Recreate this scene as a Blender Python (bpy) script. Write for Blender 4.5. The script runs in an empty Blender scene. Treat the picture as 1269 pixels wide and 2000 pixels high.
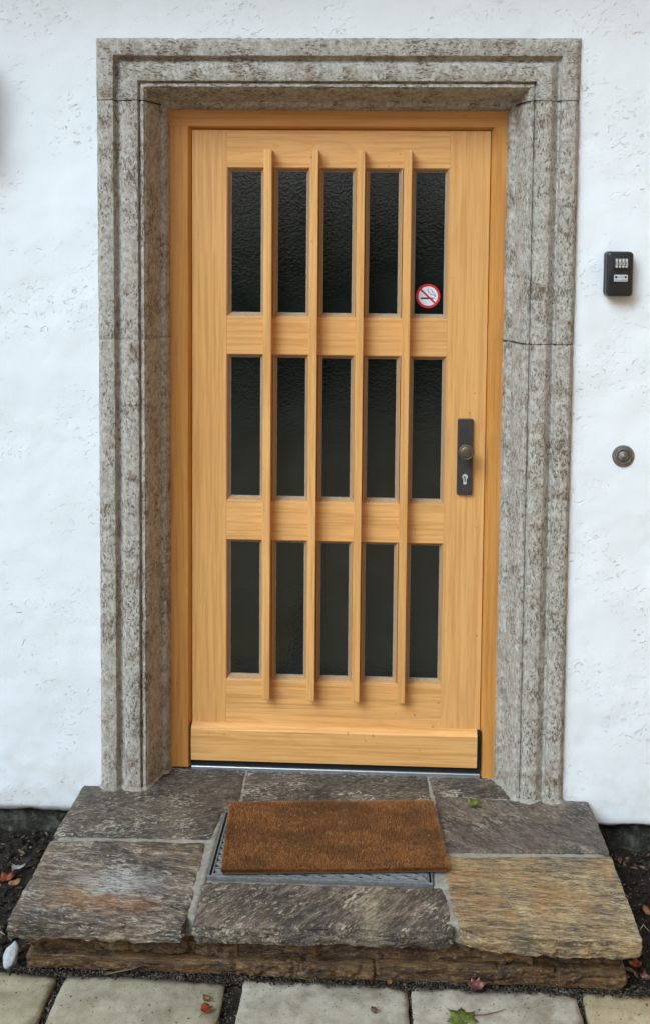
import bpy, bmesh, math, random
from mathutils import Vector, Matrix, noise, geometry
R = math.radians
random.seed(7)
scene = bpy.context.scene
COL = scene.collection

# ------------------------------------------------------------------ camera
cam = bpy.data.cameras.new('camera')
cam.sensor_fit = 'VERTICAL'
cam.sensor_height = 36.0
cam.lens = 36.0                      # 2000 px focal length over a 2000 px high picture
cam.shift_x = -0.01316
cam.shift_y = -0.18967
cam.clip_start = 0.05
cam.clip_end = 500
camo = bpy.data.objects.new('camera', cam)
camo.location = (0.14095, -3.08085, 1.70435)
camo.rotation_euler = (R(86.1135), R(-0.52403), R(2.41547))
COL.objects.link(camo)
scene.camera = camo

# ------------------------------------------------------------------ sky and light
SUN_EL, SUN_AZ = 40.0, 36.0          # azimuth: degrees to the left of straight out from the door
sd = Vector((-math.sin(R(SUN_AZ)) * math.cos(R(SUN_EL)), -math.cos(R(SUN_AZ)) * math.cos(R(SUN_EL)), math.sin(R(SUN_EL))))
world = bpy.data.worlds.new('World')
scene.world = world
world.use_nodes = True
wn = world.node_tree
wn.nodes.clear()
sky = wn.nodes.new('ShaderNodeTexSky')
sky.sky_type = 'NISHITA'
sky.sun_disc = False
sky.sun_elevation = R(SUN_EL)
sky.sun_rotation = math.atan2(sd.x, sd.y)
sky.altitude = 400
sky.air_density = 0.5
sky.dust_density = 4.5
sky.ozone_density = 1.0
bg = wn.nodes.new('ShaderNodeBackground')
bg.inputs['Strength'].default_value = 0.12
wo = wn.nodes.new('ShaderNodeOutputWorld')
wn.links.new(sky.outputs[0], bg.inputs['Color'])
wn.links.new(bg.outputs[0], wo.inputs['Surface'])

sun = bpy.data.lights.new('sun', 'SUN')
sun.energy = 1.9
sun.angle = R(34)
sun.color = (0.43, 0.765, 1.0)
suno = bpy.data.objects.new('sun', sun)
suno.rotation_euler = sd.to_track_quat('Z', 'Y').to_euler()
suno.location = sd * 20
COL.objects.link(suno)

scene.view_settings.view_transform = 'Standard'
scene.view_settings.look = 'None'
scene.view_settings.gamma = 1
scene.view_settings.use_curve_mapping = False
scene.view_settings.exposure = 0.58
scene.cycles.max_bounces = 8
scene.cycles.diffuse_bounces = 5


# ------------------------------------------------------------------ material helpers
class NT:
    def __init__(s, name):
        s.m = bpy.data.materials.new(name)
        s.m.use_nodes = True
        s.t = s.m.node_tree
        s.b = s.t.nodes['Principled BSDF']

    def n(s, typ, ins=None, **props):
        k = s.t.nodes.new(typ)
        for a, v in props.items():
            setattr(k, a, v)
        for a, v in (ins or {}).items():
            sock = k.inputs[a]
            if isinstance(v, bpy.types.NodeSocket):
                s.t.links.new(v, sock)
            else:
                sock.default_value = v
        return k

    def set(s, **kw):
        for a, v in kw.items():
            sock = s.b.inputs[a.replace('_', ' ')]
            if isinstance(v, bpy.types.NodeSocket):
                s.t.links.new(v, sock)
            else:
                sock.default_value = v

    def coord(s, scale=(1, 1, 1), rot=(0, 0, 0), loc=(0, 0, 0), rnd=True, warp=0.0, wscale=8.0):
        c = s.n('ShaderNodeTexCoord').outputs['Object']
        if rnd:
            r = s.n('ShaderNodeObjectInfo').outputs['Random']
            rr = s.n('ShaderNodeMath', {0: r, 1: 23.7}, operation='MULTIPLY').outputs[0]
            c = s.n('ShaderNodeVectorMath', {0: c, 1: rr}, operation='ADD').outputs[0]
        if warp:
            w = s.n('ShaderNodeTexNoise', {'Vector': c, 'Scale': wscale, 'Detail': 2.0}).outputs['Color']
            w = s.n('ShaderNodeVectorMath', {0: w, 1: (0.5, 0.5, 0.5)}, operation='SUBTRACT').outputs[0]
            w = s.n('ShaderNodeVectorMath', {0: w, 'Scale': warp}, operation='SCALE').outputs[0]
            c = s.n('ShaderNodeVectorMath', {0: c, 1: w}, operation='ADD').outputs[0]
        if any(rot):
            c = s.n('ShaderNodeMapping', {'Vector': c, 'Rotation': rot, 'Location': loc}).outputs[0]
        return s.n('ShaderNodeMapping', {'Vector': c, 'Scale': scale, 'Location': loc if not any(rot) else (0, 0, 0)}).outputs[0]

    def noise(s, vec, scale=1.0, detail=4.0, rough=0.55, dist=0.0, out='Fac'):
        return s.n('ShaderNodeTexNoise', {'Vector': vec, 'Scale': scale, 'Detail': detail, 'Roughness': rough, 'Distortion': dist}).outputs[out]

    def ramp(s, fac, stops, interp='LINEAR'):
        k = s.n('ShaderNodeValToRGB', {'Fac': fac})
        cr = k.color_ramp
        cr.interpolation = interp
        while len(cr.elements) < len(stops):
            cr.elements.new(0.5)
        for e, (p, c) in zip(cr.elements, stops):
            e.position = p
            if not isinstance(c, (tuple, list)):
                c = (c, c, c)
            e.color = (*c[:3], 1)
        return k.outputs['Color']

    def mix(s, fac, a, b, mode='MIX'):
        k = s.n('ShaderNodeMix', data_type='RGBA', blend_type=mode)
        for i, v in ((0, fac), (6, a), (7, b)):
            if isinstance(v, bpy.types.NodeSocket):
                s.t.links.new(v, k.inputs[i])
            else:
                k.inputs[i].default_value = v if i == 0 else (*v[:3], 1)
        return k.outputs[2]

    def math(s, op, a, b=0.0, clamp=False):
        return s.n('ShaderNodeMath', {0: a, 1: b}, operation=op, use_clamp=clamp).outputs[0]

    def bump(s, h, strength=0.3, dist=0.01, prev=None):
        ins = {'Height': h, 'Strength': strength, 'Distance': dist}
        if prev is not None:
            ins['Normal'] = prev
        return s.n('ShaderNodeBump', ins).outputs[0]


def plain(name, col, rough=0.5, metal=0.0, var=0.12, scale=60.0, bump=0.0, spec=0.5):
    t = NT(name)
    v = t.coord()
    f = t.noise(v, scale, 4)
    lo = tuple(c * (1 - var) for c in col)
    hi = tuple(min(1, c * (1 + var)) for c in col)
    t.set(Base_Color=t.ramp(f, [(0.3, lo), (0.7, hi)]), Roughness=rough, Metallic=metal, Specular_IOR_Level=spec)
    if bump:
        t.set(Normal=t.bump(f, bump, 0.002))
    return t.m


def wood(name, axis, base=(0.76, 0.400, 0.142), grey=0.0):
    t = NT(name)
    fine = [110, 110, 110]
    fine[axis] = 3.0
    wide = [13, 13, 13]
    wide[axis] = 1.0
    v = t.coord(tuple(fine))
    v2 = t.coord(tuple(wide), warp=0.02, wscale=5)
    f = t.noise(v, 1.0, 5, 0.6)
    ring = t.n('ShaderNodeTexNoise', {'Vector': v2, 'Scale': 1.0, 'Detail': 1.0, 'Distortion': 0.4}).outputs['Fac']
    bands = t.math('FRACT', t.math('MULTIPLY', ring, 9.0))
    bands = t.ramp(bands, [(0.0, 0.0), (0.55, 0.25), (0.9, 1.0), (1.0, 0.0)])
    b = base
    c1 = tuple(x * 1.10 for x in b)
    c2 = (b[0] * 0.82, b[1] * 0.76, b[2] * 0.66)
    col = t.ramp(f, [(0.39, c2), (0.5, b), (0.62, c1)])
    col = t.mix(t.math('MULTIPLY', bands, 0.30), col, (b[0] * 0.72, b[1] * 0.60, b[2] * 0.46))
    big = t.noise(t.coord((1.6, 1.6, 1.6)), 1.0, 2)
    col = t.mix(t.ramp(big, [(0.35, 0.0), (0.7, 0.22)]), col, (b[0] * 0.92, b[1] * 0.80, b[2] * 0.60))
    pore_s = [420, 420, 420]
    pore_s[axis] = 16
    pores = t.ramp(t.noise(t.coord(tuple(pore_s)), 1.0, 2), [(0.62, 0.0), (0.72, 1.0)])
    col = t.mix(t.math('MULTIPLY', pores, 0.30), col, (b[0] * 0.5, b[1] * 0.42, b[2] * 0.35))
    knots = t.ramp(t.noise(t.coord((55, 55, 55)), 1.0, 1), [(0.77, 0.0), (0.80, 1.0)])
    col = t.mix(t.math('MULTIPLY', knots, 0.5), col, (0.10, 0.05, 0.02))
    hue = t.n('ShaderNodeObjectInfo').outputs['Random']
    col = t.mix(t.ramp(hue, [(0.0, 0.0), (1.0, 0.30)]), col, (b[0] * 0.80, b[1] * 0.72, b[2] * 0.60))
    if grey:
        g = t.ramp(t.noise(t.coord((30, 30, 30)), 1.0, 4), [(0.3, grey * 0.5), (0.7, grey)])
        col = t.mix(g, col, (0.30, 0.27, 0.22))
    t.set(Base_Color=col, Roughness=t.ramp(f, [(0.3, 0.46), (0.7, 0.36)]), Specular_IOR_Level=0.4,
          Normal=t.bump(t.math('ADD', f, t.math('MULTIPLY', pores, -0.8)), 0.16, 0.0012))
    return t.m


def limestone(name, axis):
    t = NT(name)
    st = [400, 400, 400]
    st[axis] = 190
    pit = [200, 200, 200]
    pit[axis] = 80
    v = t.coord((1, 1, 1))
    mott = t.noise(t.coord((75, 75, 60)), 1.0, 6, 0.7)
    grain = t.noise(t.coord(tuple(st), warp=0.01, wscale=30), 1.0, 5, 0.7)
    pits = t.noise(t.coord(tuple(pit), warp=0.012, wscale=40), 1.0, 4, 0.55, 0.6)
    zone = t.noise(t.coord((10, 10, 10)), 1.0, 3)
    col = t.ramp(mott, [(0.38, (0.31, 0.265, 0.21)), (0.5, (0.42, 0.375, 0.315)), (0.62, (0.53, 0.485, 0.42))])
    col = t.mix(t.ramp(grain, [(0.33, 0.75), (0.44, 0.0)]), col, (0.19, 0.155, 0.115))
    col = t.mix(t.ramp(grain, [(0.57, 0.0), (0.68, 0.7)]), col, (0.62, 0.605, 0.575))
    warm = t.ramp(t.noise(t.coord((20, 20, 20)), 1.0, 6, 0.7), [(0.53, 0.0), (0.66, 0.6)])
    col = t.mix(warm, col, (0.24, 0.16, 0.095))
    thr = t.math('ADD', pits, t.math('MULTIPLY', t.math('SUBTRACT', zone, 0.5), 0.42))
    pm = t.ramp(thr, [(0.585, 0.0), (0.635, 1.0)])
    col = t.mix(t.math('MULTIPLY', pm, 0.72), col, (0.11, 0.075, 0.045))
    h = t.math('ADD', t.math('MULTIPLY', grain, 0.5), t.math('MULTIPLY', pm, -1.2))
    n1 = t.bump(h, 0.8, 0.003)
    t.set(Base_Color=col, Roughness=0.88, Specular_IOR_Level=0.25, Normal=n1)
    return t.m


def schist(name, ang, stops, flecks, fleck_col, patch=None, patch_amt=0.0, scl=1.0, streak=9.0, spots=()):
    """layered natural stone; streaks run along direction ang (degrees) in the slab plane"""
    t = NT(name)
    v = t.coord((9 * scl, 9 * streak * scl, 80), rot=(0, 0, R(-ang)), warp=0.012, wscale=22)
    v2 = t.coord((34 * scl, 34 * streak * 0.75 * scl, 160), rot=(0, 0, R(-ang)), warp=0.02, wscale=40)
    f = t.noise(v, 1.0, 7, 0.62, 0.25)
    g = t.noise(v2, 1.0, 6, 0.7, 0.4)
    tone = t.noise(t.coord((7, 7, 7)), 1.0, 4, 0.6)
    m = t.math('ADD', t.math('MULTIPLY', f, 0.62), t.math('MULTIPLY', tone, 0.38))
    col = t.ramp(m, stops)
    if patch:
        pz = t.math('ADD', t.math('MULTIPLY', tone, 0.35), t.math('MULTIPLY', g, 0.65))
        col = t.mix(t.ramp(pz, [(0.48, 0.0), (0.58, patch_amt)]), col, patch)
    zone = t.noise(t.coord((9, 9, 9), loc=(3, 7, 1)), 1.0, 3)
    fl = t.math('ADD', g, t.math('MULTIPLY', t.math('SUBTRACT', zone, 0.5), 0.55))
    col = t.mix(t.ramp(fl, [(0.56, 0.0), (0.64, flecks)]), col, fleck_col)
    dark = t.ramp(g, [(0.34, 0.8), (0.45, 0.0)])
    col = t.mix(dark, col, (0.035, 0.03, 0.027))
    for (px_, py_, rx_, ry_, c_, amt_) in spots:      # mineral patches of this one slab, metres from its middle
        oc = t.n('ShaderNodeTexCoord').outputs['Object']
        wv = t.noise(oc, 22.0, 4, out='Color')
        oc = t.n('ShaderNodeVectorMath', {0: oc, 1: t.n('ShaderNodeVectorMath', {0: wv, 'Scale': 0.10}, operation='SCALE').outputs[0]}, operation='ADD').outputs[0]
        oc = t.n('ShaderNodeMapping', {'Vector': oc, 'Location': (-(px_ + .05) / rx_, -(py_ + .05) / ry_, 0), 'Scale': (1 / rx_, 1 / ry_, 0.0)}).outputs[0]
        dd = t.n('ShaderNodeVectorMath', {0: oc}, operation='LENGTH').outputs['Value']
        k_ = t.math('MULTIPLY', t.ramp(dd, [(0.2, 1.0), (1.0, 0.0)]), t.ramp(g, [(0.40, 0.25), (0.52, 1.0)]))
        col = t.mix(t.math('MULTIPLY', k_, amt_), col, c_)
    fine = t.noise(t.coord((48, 300, 300), rot=(0, 0, R(-ang))), 1.0, 4, 0.65)
    col = t.mix(t.ramp(fine, [(0.38, 0.6), (0.47, 0.0)]), col, (0.03, 0.025, 0.02))
    col = t.mix(t.ramp(fine, [(0.55, 0.0), (0.65, 0.42)]), col, fleck_col)
    speck = t.noise(t.coord((260, 260, 260)), 1.0, 3, 0.6)
    col = t.mix(t.ramp(speck, [(0.66, 0.0), (0.72, 0.6)]), col, (0.5, 0.47, 0.42))
    h = t.math('ADD', t.math('MULTIPLY', g, 0.8), t.math('MULTIPLY', fine, 0.5))
    t.set(Base_Color=col, Roughness=t.ramp(g, [(0.3, 0.75), (0.7, 0.52)]), Specular_IOR_Level=0.4, Normal=t.bump(h, 0.75, 0.005))
    return t.m


def earthy(name, cols, scale=40.0, bump=0.8, dist=0.006, rough=0.95):
    t = NT(name)
    v = t.coord((1, 1, 1), warp=0.02, wscale=14)
    f = t.noise(v, scale, 7, 0.68)
    g = t.noise(t.coord((1, 1, 1), loc=(5, 2, 9)), scale * 4.5, 4, 0.7)
    z = t.noise(v, scale * 0.2, 3)
    m = t.math('ADD', t.math('MULTIPLY', f, 0.55), t.math('ADD', t.math('MULTIPLY', z, 0.3), t.math('MULTIPLY', g, 0.15)))
    k = len(cols)
    col = t.ramp(m, [(0.36 + 0.28 * i / (k - 1), c) for i, c in enumerate(cols)])
    t.set(Base_Color=col, Roughness=rough, Specular_IOR_Level=0.25, Normal=t.bump(t.math('ADD', f, t.math('MULTIPLY', g, 0.5)), bump, dist))
    return t.m


# --- plaster
def plaster():
    t = NT('white_plaster')
    v = t.coord((1, 1, 1), rnd=False)
    zone = t.noise(v, 5.0, 3, 0.5)
    gz = t.ramp(zone, [(0.46, 0.06), (0.60, 1.0)])
    scr = t.noise(t.coord((52, 52, 110), rot=(0, R(24), 0), rnd=False, warp=0.03, wscale=18), 1.0, 3, 0.5, 0.8)
    pit = t.ramp(scr, [(0.63, 0.0), (0.70, 1.0)])
    scr2 = t.noise(t.coord((120, 120, 55), rot=(0, R(-35), 0), rnd=False, warp=0.03, wscale=25), 1.0, 2, 0.5, 0.6)
    pit2 = t.ramp(scr2, [(0.69, 0.0), (0.75, 1.0)])
    fine = t.noise(v, 130.0, 4, 0.6)
    lump = t.noise(v, 22.0, 4, 0.55)
    col = t.ramp(t.noise(v, 3.0, 4), [(0.3, (0.775, 0.775, 0.765)), (0.7, (0.825, 0.825, 0.82))])
    bare = t.math('MULTIPLY', t.math('MULTIPLY', pit, gz), t.ramp(t.noise(v, 9.0, 2), [(0.48, 0.0), (0.6, 1.0)]))
    col = t.mix(t.math('MULTIPLY', bare, 0.55), col, (0.60, 0.44, 0.31))
    spk = t.ramp(t.noise(v, 95.0, 1), [(0.80, 0.0), (0.83, 1.0)])
    col = t.mix(t.math('MULTIPLY', spk, 0.55), col, (0.30, 0.27, 0.23))
    zc = t.n('ShaderNodeSeparateXYZ', {0: t.n('ShaderNodeTexCoord').outputs['Object']}).outputs[2]
    low = t.math('MULTIPLY', t.ramp(t.math('ADD', t.math('ADD', zc, 1.66), 0.0), [(0.0, 1.0), (0.30, 0.0)]), t.ramp(t.noise(v, 14.0, 5, 0.65), [(0.44, 0.0), (0.66, 0.28)]))
    col = t.mix(low, col, (0.50, 0.43, 0.33))
    h = t.math('ADD', t.math('MULTIPLY', t.math('MULTIPLY', t.math('ADD', pit, pit2), gz), -0.70),
               t.math('ADD', t.math('MULTIPLY', fine, 0.16), t.math('MULTIPLY', lump, 0.16)))
    t.set(Base_Color=col, Roughness=0.9, Specular_IOR_Level=0.2, Normal=t.bump(h, 0.62, 0.007))
    return t.m


def hammered_glass():
    t = NT('hammered_glass')
    v = t.coord((105, 105, 130), warp=0.015, wscale=40)
    cell = t.n('ShaderNodeTexVoronoi', {'Vector': v, 'Scale': 1.0}, feature='SMOOTH_F1').outputs['Distance']
    soft = t.noise(t.coord((26, 26, 26)), 1.0, 3)
    h = t.math('ADD', t.math('MULTIPLY', cell, 1.0), t.math('MULTIPLY', soft, 0.5))
    dust = t.ramp(t.noise(t.coord((9, 9, 9)), 1.0, 3), [(0.3, (0.003, 0.0045, 0.0035)), (0.75, (0.011, 0.014, 0.011))])
    spots = t.ramp(t.noise(t.coord((190, 190, 190)), 1.0, 1), [(0.83, 0.0), (0.86, 1.0)])
    col = t.mix(t.math('MULTIPLY', spots, 0.35), dust, (0.35, 0.35, 0.33))
    t.set(Base_Color=col, Roughness=0.10, Specular_IOR_Level=0.5, IOR=1.70, Normal=t.bump(h, 0.07, 0.004))
    return t.m


def mat_coir():
    t = NT('coir_fibre')
    isl = t.n('ShaderNodeNewGeometry').outputs['Random Per Island']
    z = t.noise(t.coord((7, 11, 9)), 1.0, 5, 0.65)
    col = t.ramp(isl, [(0.0, (0.20, 0.068, 0.019)), (0.45, (0.35, 0.130, 0.038)), (0.8, (0.46, 0.19, 0.060)), (0.985, (0.66, 0.31, 0.09)), (1.0, (0.75, 0.55, 0.32))])
    col = t.mix(t.ramp(z, [(0.40, 0.6), (0.58, 0.0)]), col, (0.13, 0.058, 0.020))
    t.set(Base_Color=col, Roughness=0.75, Specular_IOR_Level=0.3)
    return t.m


def paver_mat():
    t = NT('concrete_paver')
    tint = t.n('ShaderNodeObjectInfo').outputs['Color']
    v = t.coord((1, 1, 1), warp=0.02, wscale=20)
    f = t.noise(v, 16.0, 6, 0.62)
    g = t.noise(v, 220.0, 4, 0.65)
    col = t.ramp(f, [(0.3, (0.30, 0.275, 0.225)), (0.5, (0.42, 0.395, 0.34)), (0.7, (0.52, 0.50, 0.45))])
    col = t.mix(t.ramp(g, [(0.30, 0.55), (0.45, 0.0)]), col, (0.22, 0.19, 0.15))
    moss = t.ramp(t.noise(v, 6.0, 5, 0.65), [(0.5, 0.0), (0.7, 0.45)])
    col = t.mix(moss, col, (0.22, 0.20, 0.10))
    spots = t.ramp(t.noise(t.coord((75, 75, 75)), 1.0, 3, 0.6), [(0.65, 0.0), (0.70, 0.85)])
    dirt = t.ramp(t.noise(v, 9.0, 7, 0.7), [(0.50, 0.0), (0.66, 0.5)])
    col = t.mix(dirt, col, (0.17, 0.14, 0.10))
    col = t.mix(spots, col, (0.06, 0.05, 0.04))
    col = t.mix(1.0, col, tint, 'MULTIPLY')
    t.set(Base_Color=col, Roughness=0.9, Specular_IOR_Level=0.25, Normal=t.bump(t.math('ADD', g, t.math('MULTIPLY', spots, -0.5)), 0.5, 0.002))
    return t.m


def leaf_mat(name, a, b, c=None, rough=0.55):
    t = NT(name)
    f = t.noise(t.coord((70, 70, 70)), 1.0, 5, 0.6)
    col = t.ramp(f, [(0.32, a), (0.68, b)])
    if c:
        s = t.ramp(t.noise(t.coord((120, 120, 120)), 1.0, 3), [(0.56, 0.0), (0.66, 0.8)])
        col = t.mix(s, col, c)
    t.set(Base_Color=col, Roughness=rough, Normal=t.bump(f, 0.4, 0.002))
    return t.m


M = dict(
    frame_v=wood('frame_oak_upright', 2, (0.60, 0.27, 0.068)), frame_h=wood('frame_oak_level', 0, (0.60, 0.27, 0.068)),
    wood_v=wood('oak_upright', 2), wood_h=wood('oak_level', 0),
    bead=wood("oak_bead", 2, (0.58, 0.29, 0.09), 0.40),
    stone_v=limestone('shell_limestone_upright', 2), stone_h=limestone('shell_limestone_level', 0),
    plaster=plaster(), glass=hammered_glass(),
    putty=plain('grey_sealant', (0.30, 0.30, 0.27), 0.6, var=0.25),
    plinth=earthy('damp_concrete', [(0.012, 0.011, 0.008), (0.05, 0.048, 0.035), (0.17, 0.165, 0.13)], 34, 1.0, 0.014),
    mortar=earthy('pale_mortar', [(0.20, 0.175, 0.135), (0.31, 0.28, 0.225), (0.42, 0.385, 0.32)], 60, 0.7, 0.004),
    soil=earthy('dark_soil', [(0.010, 0.008, 0.006), (0.03, 0.022, 0.015), (0.065, 0.048, 0.032)], 45, 1.0, 0.012),
    crumb=earthy('soil_crumb', [(0.03, 0.023, 0.016), (0.09, 0.07, 0.05), (0.26, 0.22, 0.17)], 30, 0.5, 0.003),
    base=schist('brown_walling_stone', 0, [(0.41, (0.022, 0.009, 0.002)), (0.5, (0.066, 0.030, 0.008)), (0.60, (0.165, 0.088, 0.028))], 0.45, (0.30, 0.20, 0.10), (0.13, 0.052, 0.013), 0.6, 1.6, 3.0),
    s_back=schist('grey_schist', 14, [(0.41, (0.036, 0.029, 0.023)), (0.5, (0.080, 0.064, 0.048)), (0.59, (0.145, 0.110, 0.078))], 0.85, (0.50, 0.45, 0.35), (0.15, 0.095, 0.062), 0.35, 1.9, 3.2),
    s_right=schist('brown_schist', -38, [(0.41, (0.052, 0.042, 0.036)), (0.5, (0.105, 0.083, 0.068)), (0.59, (0.17, 0.132, 0.105))], 0.5, (0.42, 0.36, 0.26), (0.18, 0.10, 0.055), 0.3, 1.3, 3.0),
    s_left=schist('rusty_schist', -7, [(0.41, (0.042, 0.032, 0.024)), (0.49, (0.100, 0.075, 0.054)), (0.555, (0.19, 0.145, 0.100)), (0.62, (0.42, 0.35, 0.26))], 0.7, (0.55, 0.50, 0.43), (0.27, 0.135, 0.055), 0.40, 1.0, 6.0, spots=((0.02, -0.015, 0.17, 0.085, (0.52, 0.49, 0.44), 0.75), (0.0, -0.10, 0.20, 0.05, (0.36, 0.15, 0.040), 0.75), (-0.10, -0.06, 0.09, 0.035, (0.36, 0.20, 0.07), 0.5))),
    s_mid=schist('veined_schist', 50, [(0.41, (0.042, 0.033, 0.028)), (0.5, (0.090, 0.069, 0.054)), (0.59, (0.22, 0.17, 0.14))], 0.8, (0.52, 0.44, 0.31), (0.22, 0.14, 0.07), 0.4, 1.0, 4.5, spots=((0.13, 0.0, 0.05, 0.12, (0.42, 0.33, 0.19), 0.7),)),
    s_gold=schist('golden_quartzite', -4, [(0.40, (0.085, 0.062, 0.040)), (0.475, (0.20, 0.145, 0.085)), (0.545, (0.34, 0.25, 0.125)), (0.61, (0.48, 0.38, 0.21))], 0.6, (0.62, 0.52, 0.31), (0.36, 0.140, 0.030), 0.70, 1.15, 8.0),
    galv=plain('galvanised_steel', (0.20, 0.20, 0.195), 0.6, 0.4, 0.35, 120, 0.3), galv_m=plain('worn_steel_mesh', (0.30, 0.30, 0.29), 0.55, 0.2, 0.25, 120),
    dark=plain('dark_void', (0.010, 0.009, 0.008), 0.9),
    alu=plain('aluminium', (0.62, 0.62, 0.62), 0.35, 0.9, 0.08),
    bronze=plain('dark_bronze', (0.060, 0.052, 0.048), 0.42, 0.35, 0.2, 40),
    bronze_l=plain('brown_bronze', (0.125, 0.088, 0.062), 0.45, 0.5, 0.25, 55, 0.05),
    bell=plain('weathered_brass', (0.20, 0.175, 0.15), 0.5, 0.6, 0.4, 70, 0.15),
    steel=plain('nickel', (0.66, 0.65, 0.62), 0.35, 0.35, 0.08),
    blackpl=plain('black_plastic', (0.018, 0.017, 0.017), 0.32, 0.0, 0.2, 50),
    label=plain('silver_label', (0.62, 0.61, 0.63), 0.45, 0.2, 0.06),
    ink=plain('black_ink', (0.012, 0.012, 0.014), 0.6),
    greyink=plain('grey_ink', (0.23, 0.25, 0.25), 0.6),
    red=plain('sign_red', (0.58, 0.022, 0.028), 0.4, 0.0, 0.06),
    white=plain('sign_white', (0.74, 0.74, 0.79), 0.4, 0.0, 0.03),
    coir=mat_coir(), coirback=plain('coir_backing', (0.11, 0.05, 0.018), 0.9),
    paver=paver_mat(),
    leaf_g=leaf_mat('green_leaf', (0.055, 0.085, 0.012), (0.16, 0.18, 0.035), (0.22, 0.19, 0.05)),
    leaf_r=leaf_mat('red_leaf', (0.15, 0.020, 0.007), (0.33, 0.070, 0.012), rough=0.35),
    leaf_d=leaf_mat('dry_red_leaf', (0.075, 0.018, 0.014), (0.22, 0.06, 0.045), (0.42, 0.30, 0.26)),
    leaf_o=leaf_mat('orange_leaf', (0.17, 0.065, 0.022), (0.30, 0.14, 0.055)),
    leaf_p=leaf_mat('pale_leaf', (0.22, 0.20, 0.17), (0.38, 0.36, 0.32)),
    leaf_b=leaf_mat('brown_leaf', (0.06, 0.03, 0.012), (0.22, 0.13, 0.055)),
    straw=plain('dry_straw', (0.50, 0.42, 0.28), 0.8),
    pebble=plain('white_pebble', (0.42, 0.42, 0.42), 0.8, 0, 0.3, 240, 0.4),
    grass=earthy('lawn', [(0.02, 0.035, 0.008), (0.05, 0.08, 0.02), (0.08, 0.11, 0.03)], 6, 0.8, 0.03),
    gravel=earthy('bounce_gravel', [(0.30, 0.22, 0.13), (0.44, 0.34, 0.22), (0.55, 0.45, 0.32)], 40, 0.8, 0.01),
    ochre=plain('ochre_bounce', (0.66, 0.40, 0.17), 0.9, var=0.08, scale=6),
    rooft=plain('eave_boards', (0.25, 0.16, 0.09), 0.7),
)


# ------------------------------------------------------------------ object helpers
def link(o, parent=None):
    COL.objects.link(o)
    if parent is not None:
        o.parent = parent
    return o


def thing(name, label, cat, loc=(0, 0, 0), group=None):
    o = bpy.data.objects.new(name, None)
    o.empty_display_size = 0.05
    o.location = loc
    o['label'] = label
    o['category'] = cat
    if group:
        o['group'] = group
    return link(o)


def tag(o, label, cat, group=None):
    o['label'] = label
    o['category'] = cat
    if group:
        o['group'] = group
    return o


def origin(parent):
    """world position of a thing or part: meshes are modelled in world metres and shifted to their parent"""
    p = Vector((0, 0, 0))
    while parent is not None:
        p += parent.location
        parent = parent.parent
    return p


def obj(name, bm, mat, parent=None, smooth=False, at=None):
    """one mesh object from a bmesh given in world coordinates"""
    if at is None:
        if bm.verts:
            lo = Vector([min(v.co[i] for v in bm.verts) for i in range(3)])
            hi = Vector([max(v.co[i] for v in bm.verts) for i in range(3)])
            at = (lo + hi) / 2
        else:
            at = Vector()
    at = Vector(at)
    for v in bm.verts:
        v.co -= at
    me = bpy.data.meshes.new(name)
    bm.normal_update()
    bm.to_mesh(me)
    bm.free()
    if smooth:
        me.polygons.foreach_set('use_smooth', [True] * len(me.polygons))
    for m in (mat if isinstance(mat, (list, tuple)) else [mat]):
        me.materials.append(m)
    o = bpy.data.objects.new(name, me)
    o.location = at - origin(parent)
    return link(o, parent)


def box(bm, x0, x1, y0, y1, z0, z1, bev=0.0, seg=1):
    g = bmesh.ops.create_cube(bm, size=1.0)
    vs = g['verts']
    for v in vs:
        v.co = Vector(((x0 + x1) / 2 + v.co.x * (x1 - x0), (y0 + y1) / 2 + v.co.y * (y1 - y0), (z0 + z1) / 2 + v.co.z * (z1 - z0)))
    if bev:
        es = list({e for v in vs for e in v.link_edges})
        bmesh.ops.bevel(bm, geom=es, offset=bev, segments=seg, affect='EDGES', profile=0.5)
    return bm


def bbox(*a, **k):
    return box(bmesh.new(), *a, **k)


def poly(bm, pts, y, thick=0.0):
    """flat polygon in the XZ plane facing -Y, with an optional thickness behind"""
    f = [bm.verts.new((p[0], y, p[1])) for p in pts]
    face = bm.faces.new(f)
    face.normal_update()
    if face.normal.y > 0:
        face.normal_flip()
    if thick:
        r = bmesh.ops.extrude_face_region(bm, geom=[face])
        for e in r['geom']:
            if isinstance(e, bmesh.types.BMVert):
                e.co.y += 0.0
        for v in f:
            v.co.y += thick
        bmesh.ops.recalc_face_normals(bm, faces=bm.faces)
    return bm


def lathe(bm, cx, cz, prof, n=40):
    """prof: list of (radius, y); axis along Y"""
    rings = []
    for r, y in prof:
        if r < 1e-6:
            rings.append([bm.verts.new((cx, y, cz))])
        else:
            rings.append([bm.verts.new((cx + r * math.cos(2 * math.pi * i / n), y, cz + r * math.sin(2 * math.pi * i / n))) for i in range(n)])
    for a, b in zip(rings, rings[1:]):
        for i in range(n):
            j = (i + 1) % n
            if len(a) == 1:
                bm.faces.new((a[0], b[j], b[i]))
            elif len(b) == 1:
                bm.faces.new((a[i], a[j], b[0]))
            else:
                bm.faces.new((a[i], a[j], b[j], b[i]))
    bmesh.ops.recalc_face_normals(bm, faces=bm.faces)
    return bm


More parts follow.
